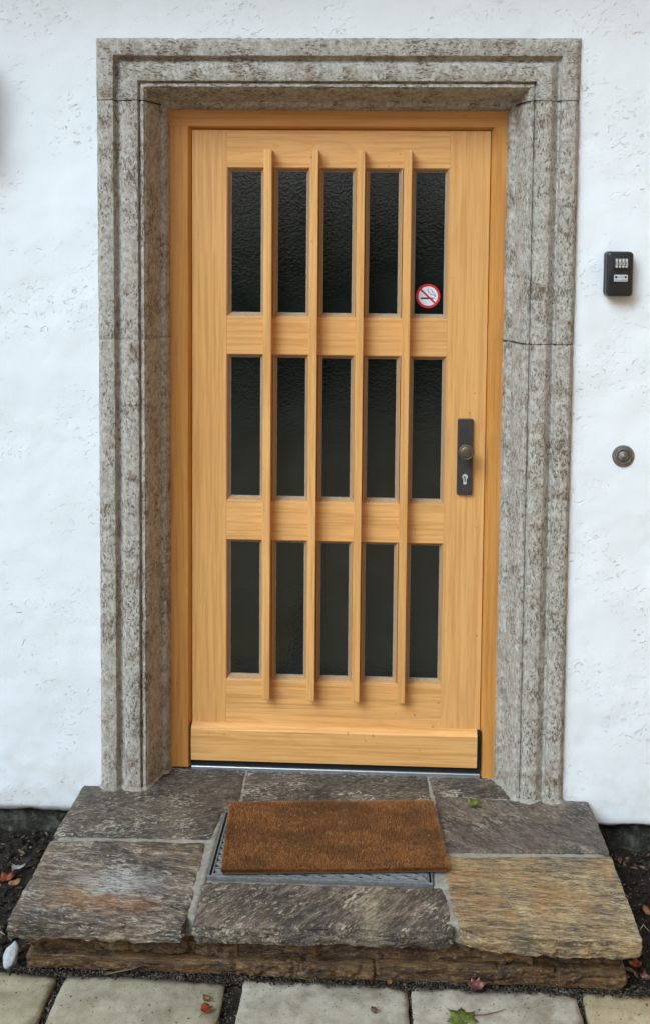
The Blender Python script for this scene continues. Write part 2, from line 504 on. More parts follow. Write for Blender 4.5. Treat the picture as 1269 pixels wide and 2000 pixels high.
def tube(bm, pts, r, n=6):
    rings = []
    for i, p in enumerate(pts):
        p = Vector(p)
        d = (Vector(pts[min(i + 1, len(pts) - 1)]) - Vector(pts[max(i - 1, 0)])).normalized()
        a = d.cross(Vector((0.13, 0.37, 0.92))).normalized()
        b = d.cross(a)
        rr = r if not isinstance(r, (list, tuple)) else r[i]
        rings.append([bm.verts.new(p + (a * math.cos(2 * math.pi * k / n) + b * math.sin(2 * math.pi * k / n)) * rr) for k in range(n)])
    for a, b in zip(rings, rings[1:]):
        for i in range(n):
            j = (i + 1) % n
            bm.faces.new((a[i], a[j], b[j], b[i]))
    bm.faces.new(rings[0][::-1])
    bm.faces.new(rings[-1])
    return bm


def fb(p, s, o=3):
    return noise.fractal(Vector(p) * s, 1.0, 2.0, o, noise_basis='PERLIN_ORIGINAL')


def rough_slab(outline, ztop, thick, seed=0, step=0.013, relief=0.0022, chip=0.004, ang=0.0, under=0.012, edge=0.0032):
    """riven natural-stone slab: outline polygon (x, y), counter-clockwise or clockwise"""
    rnd = random.Random(seed)
    off = Vector((seed * 3.1, seed * 1.7, seed * 0.9))
    pts = [Vector(p) for p in outline]
    area = sum(a.x * b.y - b.x * a.y for a, b in zip(pts, pts[1:] + pts[:1]))
    if area < 0:
        pts.reverse()
    bd = []
    for a, b in zip(pts, pts[1:] + pts[:1]):
        n = max(2, int((b - a).length / step))
        d = (b - a).normalized()
        nrm = Vector((d.y, -d.x))
        for i in range(n):
            t = i / n
            q = a.lerp(b, t)
            w = fb((q.x + off.x, q.y + off.y, 0.0), 12, 2) * chip * 0.7 + fb((q.x + off.x, q.y, 3.0), 75, 3) * chip * 0.6
            # round the corners of the outline a little
            k = min(t, 1 - t) * (b - a).length
            w -= max(0.0, 0.009 - k) * 0.4
            bd.append(q + nrm * w)
    nb = len(bd)
    x0, x1 = min(p.x for p in bd), max(p.x for p in bd)
    y0, y1 = min(p.y for p in bd), max(p.y for p in bd)
    segs = list(zip(bd, bd[1:] + bd[:1]))

    def dist(q):
        best = 9.0
        for a, b in segs:
            ab = b - a
            t = max(0.0, min(1.0, (q - a).dot(ab) / max(ab.length_squared, 1e-12)))
            dd = (q - a - ab * t).length_squared
            if dd < best:
                best = dd
        return math.sqrt(best)

    inner = []
    y = y0
    while y < y1:
        x = x0
        while x < x1:
            q = Vector((x + rnd.uniform(-.3, .3) * step, y + rnd.uniform(-.3, .3) * step))
            inside = False
            for a, b in segs:
                if (a.y > q.y) != (b.y > q.y) and q.x < (b.x - a.x) * (q.y - a.y) / (b.y - a.y) + a.x:
                    inside = not inside
            if inside:
                dq = dist(q)
                if dq > step * 0.5:
                    inner.append((q, dq))
            x += step
        y += step
    v2 = bd + [q for q, _ in inner]
    ed = [(i, (i + 1) % nb) for i in range(nb)]
    vo, eo, fo, ov, oe, of = geometry.delaunay_2d_cdt(v2, ed, [], 1, 1e-6)
    dmap = [0.0] * nb + [d for _, d in inner]
    ca, sa = math.cos(R(ang)), math.sin(R(ang))
    bm = bmesh.new()
    vs = []
    for i, p in enumerate(vo):
        src = ov[i][0] if ov[i] else 0
        d = dmap[src] if src < len(dmap) else 0.0
        u, w = p.x * ca + p.y * sa, -p.x * sa + p.y * ca
        h = fb((u * 0.35 + off.x, w + off.y, 0), 34, 5) * relief * 1.25 + fb((p.x + off.y, p.y, 5), 7, 2) * relief
        drop = edge * max(0.0, 1 - d / 0.010) ** 2
        vs.append(bm.verts.new((p.x, p.y, ztop + h - drop)))
    bm.verts.ensure_lookup_table()
    for f in fo:
        try:
            bm.faces.new([vs[i] for i in f])
        except ValueError:
            pass
    # sides
    back = {}
    for i, o in enumerate(ov):
        for s_ in o:
            back[s_] = vs[i]
    prev = [back[i] for i in range(nb)]
    rings = 8
    for r in range(1, rings + 1):
        t = r / rings
        cur = []
        for i in range(nb):
            a, b, c = bd[i - 1], bd[i], bd[(i + 1) % nb]
            d = (c - a).normalized()
            nrm = Vector((d.y, -d.x))
            z = ztop - edge - t * (thick - edge)
            bulge = math.sin(t * math.pi) * 0.001 + fb((b.x + off.x, b.y + off.y, z * 3.0), 45, 4) * chip * 2.2 + (noise.cell(Vector((b.x * 22 + seed, b.y * 22, z * 55))) - .5) * chip * 0.9 - under * max(0, t - 0.45) ** 1.5
            q = b + nrm * min(bulge, 0.0012 + bulge * 0.15)
            cur.append(bm.verts.new((q.x, q.y, z + (fb((b.x, b.y, seed), 14, 2) * 0.006 if r == rings else 0))))
        for i in range(nb):
            j = (i + 1) % nb
            bm.faces.new((prev[i], prev[j], cur[j], cur[i])[::-1])
        prev = cur
    bmesh.ops.recalc_face_normals(bm, faces=bm.faces)
    return bm


def rough_block(x0, x1, y0, y1, z0, z1, seed=0, amp=0.005, cuts=9, rnd=0.010):
    bm = bmesh.new()
    bmesh.ops.create_cube(bm, size=1.0)
    L = max(x1 - x0, 0.01)
    bmesh.ops.subdivide_edges(bm, edges=bm.edges, cuts=cuts, use_grid_fill=True)
    if L > 0.12:
        xs = [e for e in bm.edges if abs(e.verts[0].co.x - e.verts[1].co.x) > 1e-4]
        bmesh.ops.subdivide_edges(bm, edges=xs, cuts=2, use_grid_fill=True)
    c = Vector(((x0 + x1) / 2, (y0 + y1) / 2, (z0 + z1) / 2))
    h = Vector(((x1 - x0) / 2, (y1 - y0) / 2, (z1 - z0) / 2))
    for v in bm.verts:
        q = Vector((v.co.x * 2 * h.x, v.co.y * 2 * h.y, v.co.z * 2 * h.z))
        inn = Vector([max(-(h[i] - rnd), min(h[i] - rnd, q[i])) for i in range(3)])
        d = q - inn
        if d.length > 1e-9:
            q = inn + d.normalized() * min(rnd, d.length)
        p = c + q
        n = (q - Vector((q.x * .6, 0, 0))).normalized()
        vd = noise.voronoi(Vector((p.x * .8 + seed, p.y, p.z * 1.5)) * 30)[0]
        k = fb((p.x + seed * 2.3, p.y, p.z * 1.8 + seed), 12, 2) * amp * 0.9 + (vd[1] - vd[0] - 0.3) * amp * 0.9 + fb((p.x, p.y + seed, p.z), 90, 3) * amp * 0.35
        v.co = p + n * k
    return bm


# ------------------------------------------------------------------ the setting: ground
def sheet(name, x0, x1, y0, y1, z, mat, fine=None, amp=0.0, scl=20, hole=None, parent=None):
    bm = bmesh.new()

    def lines(a, b, fa, fb_, st):
        if fa is None:
            return [a, b]
        L = [a]
        q = max(a, fa)
        e = min(b, fb_)
        n = int(round((e - q) / st))
        L += [q + (e - q) * i / n for i in range(n + 1)]
        L.append(b)
        return sorted(set(round(v, 5) for v in L))
    if fine:
        xs = lines(x0, x1, fine[0], fine[1], fine[4])
        ys = lines(y0, y1, fine[2], fine[3], fine[4])
    else:
        xs, ys = [x0, x1], [y0, y1]
    g = [[bm.verts.new((x, y, z + (fb((x, y, 0), scl, 4) * amp if fine and fine[0] <= x <= fine[1] else 0))) for x in xs] for y in ys]
    for j in range(len(ys) - 1):
        for i in range(len(xs) - 1):
            bm.faces.new((g[j][i], g[j][i + 1], g[j + 1][i + 1], g[j + 1][i]))
    o = obj(name, bm, mat, parent, smooth=bool(fine))
    o['kind'] = 'structure'
    return o


sheet('ground', -120, 120, -200, 40, -0.235, M['grass'])
sheet('bounce_terrace', -12, 14, -12.5, -1.95, -0.19, M['gravel'])  # unseen ground, added in a warm tone to bounce fill onto the wall
sheet('garden_soil', -6, 6, -1.96, 0.09, -0.176, M['soil'], (-1.35, 1.35, -0.95, 0.08, 0.014), 0.014, 16)

paving = bpy.data.objects.new('paving', None)
paving['kind'] = 'structure'
paving.location = (0, -0.62, -0.155)
link(paving)
PX = [(-1.52, -1.09), (-1.075, -0.664), (-0.641, -0.2335), (-0.1895, 0.2295), (0.2385, 0.6475), (0.6635, 1.075), (1.09, 1.51)]
PT = [(0.95, 0.92, 0.80), (0.86, 0.81, 0.64), (0.90, 0.86, 0.74), (0.97, 0.94, 0.89), (1.02, 0.98, 0.93), (0.96, 0.83, 0.61), (0.95, 0.90, 0.78)]
for row in range(3):
    for i, (x0, x1) in enumerate(PX):
        ya = -0.605 - row * 0.44 - (0.004 if i == 2 else 0) - random.uniform(0, .004)
        sk = random.uniform(-.004, .004)
        if row == 0:
            out = [(x0 + (0.003 if i in (3,) else 0), ya), (x1, ya - 0.003 + sk), (x1 + (0.006 if i == 4 else -0.003), ya - 0.425), (x0 - (0.004 if i == 2 else 0), ya - 0.425)]
            bm = rough_slab(out, -0.155, 0.05, seed=60 + i, step=0.02, relief=0.0006, chip=0.0035, under=0.0, edge=0.003)
        else:
            bm = bbox(x0 + sk, x1 + sk, ya - 0.425, ya, -0.205, -0.155, bev=0.004)
        o = obj('paver', bm, M['paver'], paving, smooth=(row == 0))
        o.color = tuple(c * k for c, k in zip(PT[(i + row * 3) % 7], (1.02, 0.98, 0.92))) + (1,)

# ------------------------------------------------------------------ house wall
WY = 0.024
house = thing('house', 'white roughly plastered house wall around the wooden door', 'house', (0, 0.2, -0.17))
OX0, OX1, OZ = -0.70, 0.70, 2.31
bm = bmesh.new()
ST = 0.015


def span(a, b):
    n = int(round((b - a) / ST))
    return [a + (b - a) * i / n for i in range(n + 1)]


xs = [-6, -4, -2.2] + span(-1.3, OX0)[:-1] + span(OX0, OX1) + span(OX1, 1.3)[1:] + [2.2, 4, 6]
zs = span(-0.084, OZ) + span(OZ, 2.62)[1:] + [3.0, 3.4]
grid = {}
for j, z in enumerate(zs):
    for i, x in enumerate(xs):
        inside = OX0 + 1e-4 < x < OX1 - 1e-4 and z < OZ - 1e-4
        if inside:
            continue
        d = fb((x, 7.7, z), 5, 3) * 0.0035 + fb((x, 1.1, z), 26, 4) * 0.0016
        zz = z
        yy = WY + d
        if j == 0:
            zz += fb((x, 0, 3), 9, 3) * 0.006 + fb((x, 2, 3), 40, 2) * 0.003 + 0.010 * x * 0.5
            yy += 0.004
        if abs(x - OX0) < 1e-4 or abs(x - OX1) < 1e-4 or abs(z - OZ) < 1e-4:
            yy = WY
        grid[i, j] = bm.verts.new((x, yy, zz))
for j in range(len(zs) - 1):
    for i in range(len(xs) - 1):
        q = [grid.get(k) for k in ((i, j), (i + 1, j), (i + 1, j + 1), (i, j + 1))]
        if None in q:
            continue
        cx, cz = (xs[i] + xs[i + 1]) / 2, (zs[j] + zs[j + 1]) / 2
        if OX0 < cx < OX1 and cz < OZ:
            continue
        bm.faces.new(q)
row = [(i, grid.get((i, 0))) for i in range(len(xs))]
bk = {i: bm.verts.new((v.co.x, 0.12, v.co.z + 0.004)) for i, v in row if v}
for i in range(len(xs) - 1):
    if i in bk and i + 1 in bk and not (OX0 < (xs[i] + xs[i + 1]) / 2 < OX1):
        bm.faces.new((grid[i, 0], bk[i], bk[i + 1], grid[i + 1, 0]))
bmesh.ops.recalc_face_normals(bm, faces=bm.faces)
if sum(f.normal.y for f in bm.faces) > 0:
    bmesh.ops.reverse_faces(bm, faces=bm.faces)
obj('plaster_wall', bm, M['plaster'], house, smooth=True)
bm = bmesh.new()
xs2 = [-6, -3] + [-1.35 + 0.0135 * i for i in range(201)] + [3, 6]
zs2 = [-0.40] + [-0.26 + 0.0125 * i for i in range(18)]
g = [[bm.verts.new((x, 0.058 + fb((x, 3.3, z), 13, 4) * 0.012 - (0.022 * max(0, (-0.175 - z) / 0.03) if -0.26 <= z < -0.175 else 0), z)) for x in xs2] for z in zs2]
for j in range(len(zs2) - 1):
    for i in range(len(xs2) - 1):
        bm.faces.new((g[j][i], g[j][i + 1], g[j + 1][i + 1], g[j + 1][i]))
obj('plinth', bm, M['plinth'], house, smooth=True)
obj('eave', bbox(-6, 6, -0.52, 0.5, 3.02, 3.12, bev=0.01), M['rooft'], house)
obj('bounce_wall', bbox(2.3, 5.0, -6.0, 0.02, -0.3, 3.2), M['ochre'], house)  # unseen wall added to bounce warm fill onto the left reveal
bm = bmesh.new()
for a in ((-6, 6, 0.60, 0.7, -0.4, 3.4), (-6, -0.75, 0.13, 0.6, -0.4, 3.4), (0.75, 6, 0.13, 0.6, -0.4, 3.4), (-0.75, 0.75, 0.13, 0.6, 2.36, 3.4)):
    box(bm, *a)
obj('masonry_core', bm, M['plinth'], house)

# ------------------------------------------------------------------ stone door surround
sur = thing('door_surround', 'weathered grey moulded stone surround framing the door', 'door surround', (0, 0.05, 0))
PROF = [(0.0, 0.045), (0.0005, 0.022), (0.003, 0.013), (0.0130, 0.0012), (0.0165, 0.0), (0.0515, 0.0), (0.0545, 0.0010), (0.0560, 0.004), (0.0590, 0.0190), (0.0640, 0.0225),
        (0.0710, 0.0185), (0.0840, 0.0030), (0.0875, 0.0016), (0.100, 0.0013), (0.1270, 0.0012), (0.1288, 0.0025), (0.1298, 0.0130), (0.1320, 0.0165), (0.1345, 0.0125), (0.1365, 0.0105), (0.1440, 0.0100), (0.1462, 0.0120), (0.1472, 0.0165), (0.1488, 0.0175),
        (0.1505, 0.019), (0.1570, 0.042), (0.1640, 0.065), (0.1708, 0.087), (0.1722, 0.096), (0.1760, 0.106), (0.1860, 0.107), (0.1890, 0.110), (0.1930, 0.124), (0.1975, 0.139), (0.1980, 0.165)]
XL, XR, ZT = -0.7245, 0.7210, 2.3290


def stone_noise(p, n, seed):
    k = fb((p.x * 2 + seed, p.y * 2, p.z), 22, 4) * 0.0011 + fb((p.x, p.y + seed, p.z), 85, 3) * 0.0008
    c = fb((p.x + 4, p.y, p.z + seed), 40, 2)
    if c > 0.36:
        k -= (c - 0.36) * 0.010
    return p + n * k


def jamb(left, z0, z1, seed, dx=0.0):
    bm = bmesh.new()
    n = max(2, int((z1 - z0) / 0.009))
    rows = []
    for j in range(n + 1):
        z = z0 + (z1 - z0) * j / n
        e = min(z - z0, z1 - z)
        pull = 0.0016 * max(0, 1 - e / 0.006) ** 2
        row = []
        for k, (u, y) in enumerate(PROF):
            a = PROF[max(0, k - 1)]
            b = PROF[min(len(PROF) - 1, k + 1)]
            t = Vector((b[0] - a[0], b[1] - a[1])).normalized()
            nrm2 = Vector((t.y, -t.x))          # outward (towards -y / +u)
            x = XL + u + dx if left else XR - u + dx
            nv = Vector((nrm2.x if left else -nrm2.x, nrm2.y, 0))
            p = Vector((x, y, z)) - nv * pull
            row.append(bm.verts.new(stone_noise(p, nv, seed)))
        rows.append(row)
    for a, b in zip(rows, rows[1:]):
        for i in range(len(PROF) - 1):
            bm.faces.new((a[i], a[i + 1], b[i + 1], b[i]))
    bm.faces.new(rows[0])
    bm.faces.new(rows[-1])
    bmesh.ops.recalc_face_normals(bm, faces=bm.faces)
    return bm


def finish(o):
    m = o.modifiers.new('edge', 'EDGE_SPLIT')
    m.split_angle = R(38)
    return o


J = 0.0011
finish(obj('jamb_stone', jamb(True, 0.002, 0.694 - J * .25, 1), M['stone_v'], sur, True))
finish(obj('jamb_stone', jamb(True, 0.694 + J * .25, 1.4205 - J, 2, 0.0004), M['stone_v'], sur, True))
finish(obj('jamb_stone', jamb(True, 1.4205 + J, 2.1425 - J, 3), M['stone_v'], sur, True))
finish(obj('jamb_stone', jamb(False, 0.002, 1.4215 - J, 4), M['stone_v'], sur, True))
finish(obj('jamb_stone', jamb(False, 1.4215 + J, 2.1445 - J, 5, 0.0005), M['stone_v'], sur, True))
# lintel: the moulding turns the corner and dies into the jambs
bm = bmesh.new()
rows = []
stations = []
for i in range(14):
    stations.append(('L', i / 14))
nT = 150
for i in range(nT + 1):
    stations.append(('T', i / nT))
for i in range(14):
    stations.append(('R', (i + 1) / 14))
ZJL, ZJR = 2.1425 + J, 2.1445 + J
OV = 0.0016                           # the lintel stands this much outside the jambs
for kind, t in stations:
    row = []
    for k, (u, y) in enumerate(PROF):
        a = PROF[max(0, k - 1)]
        b = PROF[min(len(PROF) - 1, k + 1)]
        tt = Vector((b[0] - a[0], b[1] - a[1])).normalized()
        nu, ny = tt.y, -tt.x
        uu = u - OV * max(0, 1 - u / 0.05)
        xl, xr, zt = XL + uu, XR - uu, ZT - uu
        zlow_l, zlow_r = min(ZJL, zt - 0.0005 * (k + 1)), min(ZJR, zt - 0.0005 * (k + 1))
        if kind == 'L':
            p = Vector((xl, y, zlow_l + (zt - zlow_l) * t))
            nv = Vector((nu, ny, 0))
            e = p.z - zlow_l
        elif kind == 'T':
            p = Vector((xl + (xr - xl) * t, y, zt))
            nv = Vector((0, ny, -nu))
            e = 1
        else:
            p = Vector((xr, y, zt + (zlow_r - zt) * t))
            nv = Vector((-nu, ny, 0))
            e = p.z - zlow_r
        p = p - nv * 0.0014 * max(0, 1 - e / 0.006) ** 2
        row.append(bm.verts.new(stone_noise(p, nv, 9)))
    rows.append(row)
for a, b in zip(rows, rows[1:]):
    for i in range(len(PROF) - 1):
        bm.faces.new((a[i], a[i + 1], b[i + 1], b[i]))
bmesh.ops.recalc_face_normals(bm, faces=bm.faces)
if sum(f.normal.y * f.calc_area() for f in bm.faces) > 0:
    bmesh.ops.reverse_faces(bm, faces=bm.faces)
finish(obj('lintel_stone', bm, M['stone_h'], sur, True))
# dark mortar behind the joints, pale mortar at the feet
bm = bmesh.new()
for left in (True, False):
    for z in ((2.1425,) if left else (1.4215, 2.1445)):
        vs = []
        for s in (-0.0022, 0.0022):
            vs.append([bm.verts.new(((XL + min(u + 0.003, 0.199) if left else XR - min(u + 0.003, 0.199)), y + 0.0035, z + s)) for u, y in PROF])
        for i in range(len(PROF) - 1):
            bm.faces.new((vs[0][i], vs[0][i + 1], vs[1][i + 1], vs[1][i]))
bmesh.ops.recalc_face_normals(bm, faces=bm.faces)
obj('joint_mortar', bm, M['plinth'], sur)
bm = bmesh.new()
for left in (True, False):
    pr = PROF[1:]
    n = len(pr)
    for i in range(0, n - 1):
        pass
    A, B, C = [], [], []
    pts = []
    for (u0, y0), (u1, y1) in zip(pr, pr[1:]):
        m_ = max(1, int(math.hypot(u1 - u0, y1 - y0) / 0.008))
        for q in range(m_):
            pts.append((u0 + (u1 - u0) * q / m_, y0 + (y1 - y0) * q / m_))
    for k, (u, y) in enumerate(pts):
        a, b = pts[max(0, k - 2)], pts[min(len(pts) - 1, k + 2)]
        t = Vector((b[0] - a[0], b[1] - a[1]))
        t = t.normalized() if t.length else Vector((1, 0))
        nu, ny = t.y, -t.x
        X = (lambda q: XL + q) if left else (lambda q: XR - q)
        w = 0.010 + 0.006 * fb((u * 3 + left, y * 3, 1), 20, 2)
        h = 0.008 + 0.007 * fb((u * 3, y + left * 5, 2), 18, 2)
        A.append(bm.verts.new((X(u - nu * 0.001), y - ny * 0.001, h)))
        B.append(bm.verts.new((X(u + nu * w * .5), y + ny * w * .5, h * .45)))
        C.append(bm.verts.new((X(u + nu * w * 1.3), y + ny * w * 1.3, -0.006)))
    for P_, Q_ in ((A, B), (B, C)):
        for i in range(len(P_) - 1):
            bm.faces.new((P_[i], P_[i + 1], Q_[i + 1], Q_[i]))
bmesh.ops.recalc_face_normals(bm, faces=bm.faces)
if sum(f.normal.z for f in bm.faces) < 0:
    bmesh.ops.reverse_faces(bm, faces=bm.faces)
bm2 = bmesh.new()
for z in (0.694, 1.4205):
    vs = [[bm2.verts.new((XL + min(u + 0.0012, 0.199), y + 0.0014, z + s_)) for u, y in PROF] for s_ in (-0.0022, 0.0022)]
    for i in range(len(PROF) - 1):
        bm2.faces.new((vs[0][i], vs[0][i + 1], vs[1][i + 1], vs[1][i]))
bmesh.ops.recalc_face_normals(bm2, faces=bm2.faces)
o = obj('joint_mortar', bm2, M['mortar'], sur)
o['kind'] = 'stuff'
obj('foot_mortar', bm, M['mortar'], sur, True)

# ------------------------------------------------------------------ door frame
FY = 0.140
frm = thing('door_frame', 'oak door frame fixed inside the stone surround', 'door frame', (0, 0.17, 0))


def prism(pts, axis, a, b, mat, name, parent, bev=0.0):
    """cross-section pts (p, y) swept along axis ('z' or 'x')"""
    bm = bmesh.new()
    mk = (lambda p, y, s: (p, y, s)) if axis == 'z' else (lambda p, y, s: (s, y, p))
    A = [bm.verts.new(mk(p, y, a)) for p, y in pts]
    B = [bm.verts.new(mk(p, y, b)) for p, y in pts]
    n = len(pts)
    for i in range(n):
        j = (i + 1) % n
        bm.faces.new((A[i], A[j], B[j], B[i]))
    bm.faces.new(A[::-1])
    bm.faces.new(B)
    bmesh.ops.recalc_face_normals(bm, faces=bm.faces)
    return obj(name, bm, mat, parent)


HZ = 2.0815
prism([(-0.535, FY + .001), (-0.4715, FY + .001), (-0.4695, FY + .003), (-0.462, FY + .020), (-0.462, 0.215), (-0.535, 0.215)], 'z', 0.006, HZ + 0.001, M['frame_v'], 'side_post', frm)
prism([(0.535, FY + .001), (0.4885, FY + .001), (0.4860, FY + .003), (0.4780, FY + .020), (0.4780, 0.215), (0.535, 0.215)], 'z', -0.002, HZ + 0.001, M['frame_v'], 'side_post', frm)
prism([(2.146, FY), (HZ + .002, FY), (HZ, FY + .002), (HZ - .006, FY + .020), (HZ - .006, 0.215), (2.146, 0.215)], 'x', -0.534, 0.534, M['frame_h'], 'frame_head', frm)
obj('threshold', bbox(-0.4615, 0.4775, 0.141, 0.215, -0.012, 0.0095, bev=0.002), M['alu'], frm)
bm = bmesh.new()
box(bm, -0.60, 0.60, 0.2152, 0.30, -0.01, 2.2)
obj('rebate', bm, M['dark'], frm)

# ------------------------------------------------------------------ door leaf
LY = 0.158
door = thing('front_door', 'oak front door with four slat bars over three rows of dark panes', 'door', (0, 0.18, 0.03))
LX0, LX1, LZ1 = -0.460, 0.4758, 2.0735
OXL, OXR = -0.3495, 0.3495
ROWS = [(1.4840, 1.9565), (0.8890, 1.3650), (0.2970, 0.7625)]
bv = 0.0005
obj('stile', bbox(LX0, OXL - .0002, LY, 0.212, 0.034, LZ1, bev=bv), M['wood_v'], door)
obj('stile', bbox(OXR + .0002, LX1, LY, 0.212, 0.034, LZ1, bev=bv), M['wood_v'], door)
for z0, z1 in ((1.9565, LZ1), (1.3650, 1.4840), (0.7625, 0.8890), (0.034, 0.2970)):
    obj('rail', bbox(OXL, OXR, LY + .0003, 0.212, z0, z1, bev=bv), M['wood_h'], door)
BARS = [-0.2157, -0.0714, 0.0733, 0.2187]
BW = 0.0255
for bx in BARS:
    obj('slat_bar', bbox(bx - BW / 2, bx + BW / 2, 0.117, 0.1780, 0.2495, 2.009, bev=0.0016), M['wood_v'], door)
cols = []
e = [OXL] + [v for b in BARS for v in (b - BW / 2 - 0.002, b + BW / 2 + 0.002)] + [OXR]
for i in range(5):
    cols.append((e[2 * i], e[2 * i + 1]))
GY = 0.1775
for (z0, z1) in ROWS:
    for ci, (x0, x1) in enumerate(cols):
        bm = bmesh.new()
        w = 0.0105
        n = 16
        m_ = 40
        gx0, gx1, gz0, gz1 = x0 + w - .002, x1 - w + .002, z0 + w - .002, z1 - w + .002
        vv = [[bm.verts.new((gx0 + (gx1 - gx0) * i / 4, GY, gz0 + (gz1 - gz0) * j / 8)) for i in range(5)] for j in range(9)]
        for j in range(8):
            for i in range(4):
                bm.faces.new((vv[j][i], vv[j][i + 1], vv[j + 1][i + 1], vv[j + 1][i]))
        pane = obj('pane', bm, M['glass'], door)
        # bevelled bead round the pane, with a line of sealant
        bm = bmesh.new()
        rings = []
        wb = 0.0110
        for (d, y) in ((0.0, LY + .0016), (w * 0.25, LY + .003), (w, GY - .002), (w, GY + .002)):
            b_ = d * wb / w if d else 0
            rings.append([bm.verts.new(p) for p in ((x0 + d, y, z0 + b_), (x1 - d, y, z0 + b_), (x1 - d, y, z1 - d), (x0 + d, y, z1 - d))])
        for a, b in zip(rings, rings[1:]):
            for i in range(4):
                j = (i + 1) % 4
                bm.faces.new((a[i], a[j], b[j], b[i]))
        bmesh.ops.recalc_face_normals(bm, faces=bm.faces)
        if sum(f.normal.y for f in bm.faces) > 0:
            bmesh.ops.reverse_faces(bm, faces=bm.faces)
        obj('glazing_bead', bm, M['bead'], pane)
        bm = bmesh.new()
        s = 0.0024
        ya = GY - 0.0012
        a_, b_, c_, d_ = x0 + w - .0004, x1 - w + .0004, z0 + wb - .0004, z1 - w + .0004
        for q in ((a_, a_ + s, c_, d_), (b_ - s, b_, c_, d_), (a_ + s, b_ - s, c_, c_ + s * 1.5), (a_ + s, b_ - s, d_ - s, d_)):
            box(bm, q[0], q[1], ya, GY + .001, q[2], q[3])
        obj('seal', bm, M['putty'], pane)
# weather board
prism([(0.152, LY - .0005), (0.1500, LY - 0.010), (0.1400, 0.1335), (0.1375, 0.1315), (0.036, 0.1315), (0.034, 0.1335), (0.034, LY - .0005)], 'x', -0.4600, 0.4660, M['wood_h'], 'weather_board', door)
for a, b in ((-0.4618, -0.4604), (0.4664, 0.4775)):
    obj('side_gap_shade', bbox(a, b, 0.1425, 0.157, 0.016, 0.152), M['dark'], door)  # dark strips standing in for the shadow gaps beside the board
obj('bottom_gap_shade', bbox(-0.4595, 0.4655, 0.150, 0.19, 0.0100, 0.0338), M['dark'], door)  # dark box standing in for the shade in the gap below the leaf

# lock plate with knob and cylinder
bm = bmesh.new()
pl = [(0.3872, 0.9245), (0.4368, 0.9245), (0.4368, 1.1685), (0.3872, 1.1685)]


def rrect(x0, x1, z0, z1, r, n=6):
    out = []
    for cx, cz, a0 in ((x1 - r, z0 + r, -90), (x1 - r, z1 - r, 0), (x0 + r, z1 - r, 90), (x0 + r, z0 + r, 180)):
        for i in range(n + 1):
            a = R(a0 + 90 * i / n)
            out.append((cx + r * math.cos(a), cz + r * math.sin(a)))
    return out


def soft_plate(x0, x1, z0, z1, r, yb, yf, bev):
    """rounded plate with a softened front edge"""
    bm = bmesh.new()
    rings = []
    for k, (ins, y) in enumerate(((0, yb), (0, yf + bev), (bev * .3, yf + bev * .3), (bev, yf))):
        rings.append([bm.verts.new((p[0], y, p[1])) for p in rrect(x0 + ins, x1 - ins, z0 + ins, z1 - ins, max(r - ins, .0006))])
    for a, b in zip(rings, rings[1:]):
        for i in range(len(a)):
            j = (i + 1) % len(a)
            bm.faces.new((a[i], a[j], b[j], b[i]))
    bm.faces.new(rings[-1])
    bmesh.ops.recalc_face_normals(bm, faces=bm.faces)
    return bm


plate = obj('lock_plate', soft_plate(0.3872, 0.4368, 0.9245, 1.1685, 0.006, LY, 0.1455, 0.0025), M['bronze'], door)
obj('door_knob', lathe(bmesh.new(), 0.4110, 1.0720, [(0.017, 0.1456), (0.0165, 0.140), (0.0125, 0.134), (0.0115, 0.118), (0.0150, 0.108), (0.0225, 0.102), (0.0243, 0.097), (0.0243, 0.093), (0.0225, 0.0905), (0.0195, 0.0905), (0.0188, 0.0915), (0.0182, 0.0905), (0.0120, 0.0885), (0, 0.0880)], 48), M['bronze_l'], plate, True)
bm = bmesh.new()
kc = []
for i in range(25):
    a = R(-58 + 296 * i / 24)
    kc.append((0.4128 + 0.0088 * math.cos(a), 0.9835 + 0.0088 * math.sin(a)))
for i in range(9):
    a = R(180 + 180 * i / 8)
    kc.append((0.4128 + 0.0052 * math.cos(a), 0.9640 + 0.0052 * math.sin(a)))
poly(bm, kc, 0.1415, 0.0)
f0 = bm.faces[:][0]
r = bmesh.ops.extrude_face_region(bm, geom=[f0])
for v in [q for q in r['geom'] if isinstance(q, bmesh.types.BMVert)]:
    v.co.y -= 0.0
for v in f0.verts:
    pass
cyl = bmesh.new()
A = [cyl.verts.new((p[0], 0.1418, p[1])) for p in kc]
B = [cyl.verts.new((p[0], 0.1470, p[1])) for p in kc]
for i in range(len(kc)):
    j = (i + 1) % len(kc)
    cyl.faces.new((A[i], A[j], B[j], B[i]))
cyl.faces.new(A)
bmesh.ops.recalc_face_normals(cyl, faces=cyl.faces)
bm.free()
lc = obj('lock_cylinder', cyl, M['steel'], plate)
bm = bmesh.new()
box(bm, 0.4080, 0.4130, 0.1408, 0.1417, 0.9815, 0.9855)
box(bm, 0.4113, 0.4141, 0.1408, 0.1417, 0.9690, 0.9820)
obj('key_slot', bm, M['ink'], plate)

# ------------------------------------------------------------------ no smoking sticker on the glass
SX, SZ, SR, SY = 0.2885, 1.5555, 0.0385, 0.1757
stk = thing('no_smoking_sticker', 'round red and white no smoking sticker on top right pane', 'sticker', (SX, SY, SZ))


def circ(r, n=48, cx=SX, cz=SZ):
    return [(cx + r * math.cos(2 * math.pi * i / n), cz + r * math.sin(2 * math.pi * i / n)) for i in range(n)]


